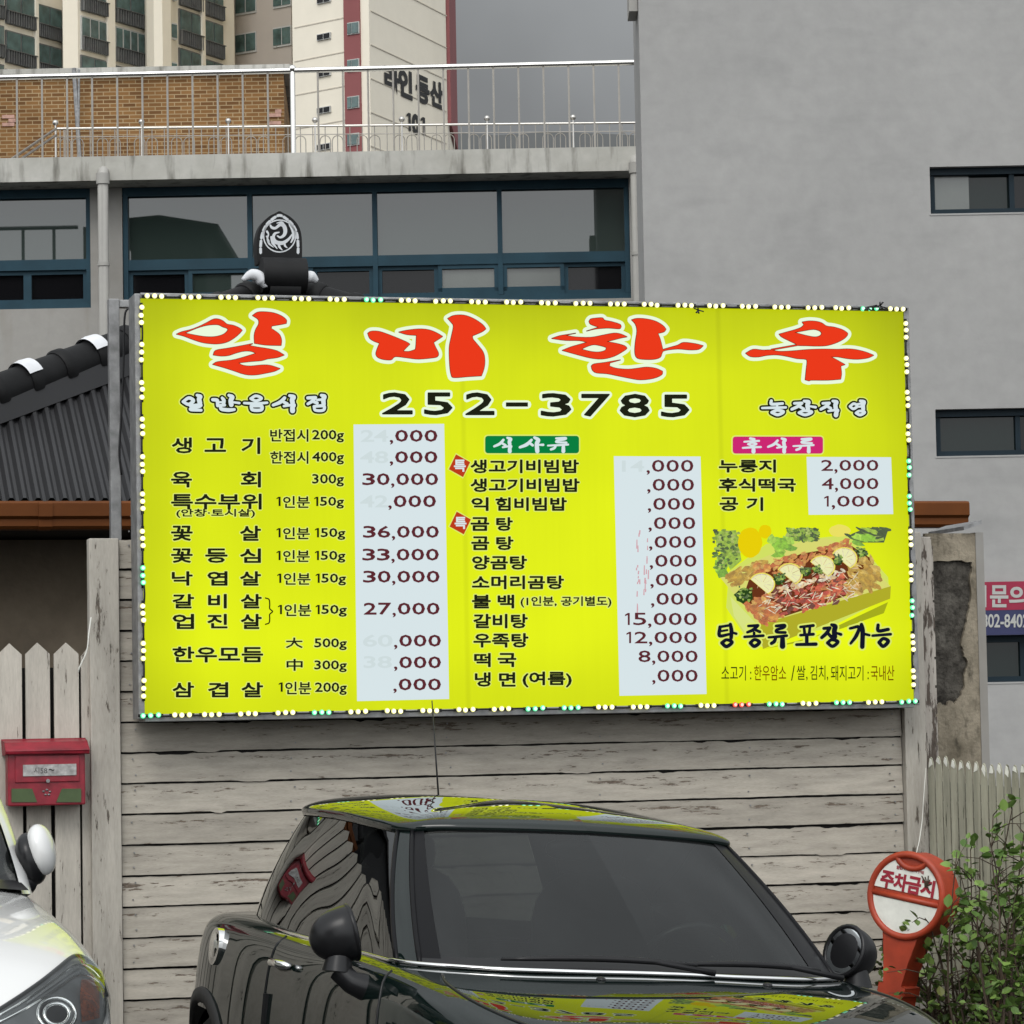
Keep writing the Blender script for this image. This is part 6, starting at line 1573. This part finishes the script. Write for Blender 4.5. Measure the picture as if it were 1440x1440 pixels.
m = MB(); m.tube([(RX * .94 * cos(a), -TH / 2, RZ * .94 * sin(a)) for a in np.linspace(0, 2 * pi, 41)[:-1]], .016, 8, closed=True); m.tube([(-RX * .9, -TH / 2, -.012), (RX * .9, -TH / 2, -.012)], .013, 8)
m.tube([(.075 * cos(a), -TH / 2, RZ * .93 + .055 * sin(a)) for a in np.linspace(radians(190), radians(350), 12)], .014, 8); m.build('raised_rim', M['orange'], npk, smooth=True)
up_ = [(RX * .86 * cos(a), RZ * .86 * sin(a)) for a in np.linspace(radians(5), radians(62), 12)] + [(.075 * cos(a), RZ * .93 + .06 * sin(a)) for a in np.linspace(radians(-18), radians(-162), 10)] + [(RX * .86 * cos(a), RZ * .86 * sin(a)) for a in np.linspace(radians(118), radians(175), 12)]
m = MB(); m.prism([(x, -TH / 2 - .004, z) for x, z in up_], (0, .008, 0)); up_o = m.build('upper_plate', M['sign_white'], npk)
lo_ = [(RX * .86 * cos(a), RZ * .86 * sin(a)) for a in np.linspace(radians(189), radians(351), 24)]
m = MB(); m.prism([(x, -TH / 2 - .004, z) for x, z in lo_], (0, .008, 0)); m.build('lower_plate', M['sign_white'], npk)
lat = lambda x, y, l=0: (x, -TH / 2 - .006, y)
m = MB()
for i, ch in enumerate('주차금지'):
    x0 = -.130 + i * .066; write(m, ch, x0, .085, x0 + .060, .018, lat, .045)
for i, ch in enumerate('불법주차단속구역'):
    a = radians(128 - i * 11); r = .128 if False else .132; x0 = r * .72 * cos(a); zc = .102 + .012 * sin(a); write(m, ch, x0 - .0075, zc + .0075, x0 + .0075, zc - .0075, lat, .02)
for v in m.v: pass
m.build('lettering', M['sign_red'], up_o)
m = MB(); random.seed(2)
for k in range(9):
    a = random.uniform(-.6, 2.2); p = np.array([.085, -TH / 2 - .007, .055]); q = p + np.array([.05 * cos(a), 0, .05 * sin(a)]) * random.uniform(.4, 1); m.tube([p, (p + q) / 2 + [.006, 0, .004], q], .0028, 4)
m.build('stuck_stalks', M['stem'], npk)

# ------------------------------------------------------------------ bushes
def leaf(m, c, d, size, roll, fold=.25):
    d = d / (np.linalg.norm(d) + 1e-9); h = np.array([0, 0, 1.0]); s = np.cross(d, h); s = s / (np.linalg.norm(s) + 1e-9); u = np.cross(s, d)
    s2 = cos(roll) * s + sin(roll) * u; u2 = -sin(roll) * s + cos(roll) * u
    pr_ = ((0, 0), (.25, .30), (.55, .36), (.82, .2), (1.0, 0))
    L_ = [c + d * size * t + s2 * size * w + u2 * size * w * fold for t, w in pr_]; R_ = [c + d * size * t - s2 * size * w + u2 * size * w * fold for t, w in pr_[1:-1]]
    mid = [c + d * size * t for t, w in pr_[1:-1]]
    vs = L_ + R_ + mid           # 0..4 left, 5..7 right, 8..10 mid
    m.add(vs, [(0, 1, 8), (1, 2, 9, 8), (2, 3, 10, 9), (3, 4, 10), (0, 8, 5), (5, 8, 9, 6), (6, 9, 10, 7), (7, 10, 4)])
def bush(name, label, base, tips, leafsize, seed, lm, twig=3, density=1.0, lean=.0):
    random.seed(seed); rs = np.random.RandomState(seed)
    t = thing(name, label, 'bush', tuple(base), 'bushes by the right fence')
    stem, lv = MB(), MB()
    for (px, py, Y) in tips:
        tip = onY(px, py, Y); b0 = np.array(base) + rs.normal(0, .06, 3) * [1, 1, 0]
        n = 9; P = []
        sag = rs.uniform(.05, .25)
        off = rs.normal(0, .05, 3)
        for i in range(n):
            u = i / (n - 1); p = b0 * (1 - u) + tip * u; p = p + off * sin(pi * u) * 1.6 + np.array([0, 0, sag * sin(pi * u)]) + rs.normal(0, .008, 3); P.append(p)
        P = smooth_pts(np.array(P), 3); stem.tube(P, np.linspace(.0085, .002, len(P)), 5)
        for i in range(int(len(P) * .22), len(P)):
            if rs.rand() < .55 * density:
                d = rs.normal(0, 1, 3); d[2] = abs(d[2]) * .6; d[1] -= .3; d = d / np.linalg.norm(d); L_ = rs.uniform(.04, .20)
                tw = [P[i], P[i] + d * L_ * .5 + [0, 0, .012], P[i] + d * L_ + [0, 0, -.01]]; stem.tube(tw, [.0028, .002, .0012], 4)
                for k in range(twig + rs.randint(0, 3)):
                    q = tw[0] + (tw[2] - tw[0]) * rs.uniform(.35, 1.05) + rs.normal(0, .012, 3); e = d + rs.normal(0, .75, 3); leaf(lv, q, e, leafsize * rs.uniform(.55, 1.25), rs.uniform(-1, 1))
    stem.build('stems', M['stem'], t, smooth=True); lv.build('leaves', lm, t)
    return t
bA = onY(1385, 1560, -.45); bA = np.array([bA[0], -.45, gz(bA[0])])
rsx = np.random.RandomState(11)
tipsA = [(1232 + rsx.uniform(0, 60), 1330 + rsx.uniform(-10, 80), -.12 + rsx.uniform(-.1, .12)) for _ in range(12)] + [(rsx.uniform(1290, 1440), rsx.uniform(1330, 1440), -.55 + rsx.uniform(-.3, .2)) for _ in range(16)] + [(rsx.uniform(1320, 1440), rsx.uniform(1260, 1420), -.6 + rsx.uniform(-.3, .3)) for _ in range(22)] + [(1330, 1300, -.6), (1318, 1330, -.62), (1305, 1290, -.6), (1312, 1270, -.55)] + [(rsx.uniform(1340, 1450), rsx.uniform(1240, 1330), -.7 + rsx.uniform(-.3, .3)) for _ in range(8)]
bush('tangled_bush', 'tangled dark green bush with thin stems around the orange paddle sign', bA, tipsA, .042, 31, M['leaf'], 3, .6)
bB = onY(1450, 1560, -1.1); bB = np.array([bB[0], -1.1, gz(bB[0])])
tipsB = [(1345, 1200, -1.05), (1362, 1190, -1.0), (1375, 1205, -1.0), (1398, 1150, -1.1), (1392, 1170, -1.05), (1420, 1140, -1.1), (1436, 1160, -1.1), (1445, 1130, -1.15), (1410, 1230, -1.15), (1455, 1200, -1.1), (1430, 1260, -1.2), (1395, 1250, -1.1), (1460, 1280, -1.1), (1352, 1228, -1.0)]
bush('rose_bush', 'taller bush with bigger fresh green leaves rising against the greenish fence', bB, tipsB, .046, 44, M['leaf2'], 4, 1.1)
m = MB(); P = smooth_pts(np.array([onY(1302, 1080, .14), onY(1299, 1120, .12), onY(1296, 1160, .1), onY(1290, 1195, .0), onY(1284, 1212, -.2)]), 5); m.tube(P, .0018, 5)
tag(m.build('pale_string', M['sign_white']), 'thin pale cord hanging from the corner post to the paddle sign', 'string')
m = MB(); P = smooth_pts(np.array([onY(128, 868, .15), onY(125, 890, .14), onY(122, 915, .14), onY(112, 938, .15), onY(110, 945, .16)]), 5); m.tube(P, .003, 5)
tag(m.build('loose_wire', M['sign_white']), 'short loose pale wire hooked beside the tall white post', 'wire')

bpy.data.objects.remove(_fo, do_unlink=True)
bpy.data.curves.remove(_fc)
bpy.context.view_layer.update()
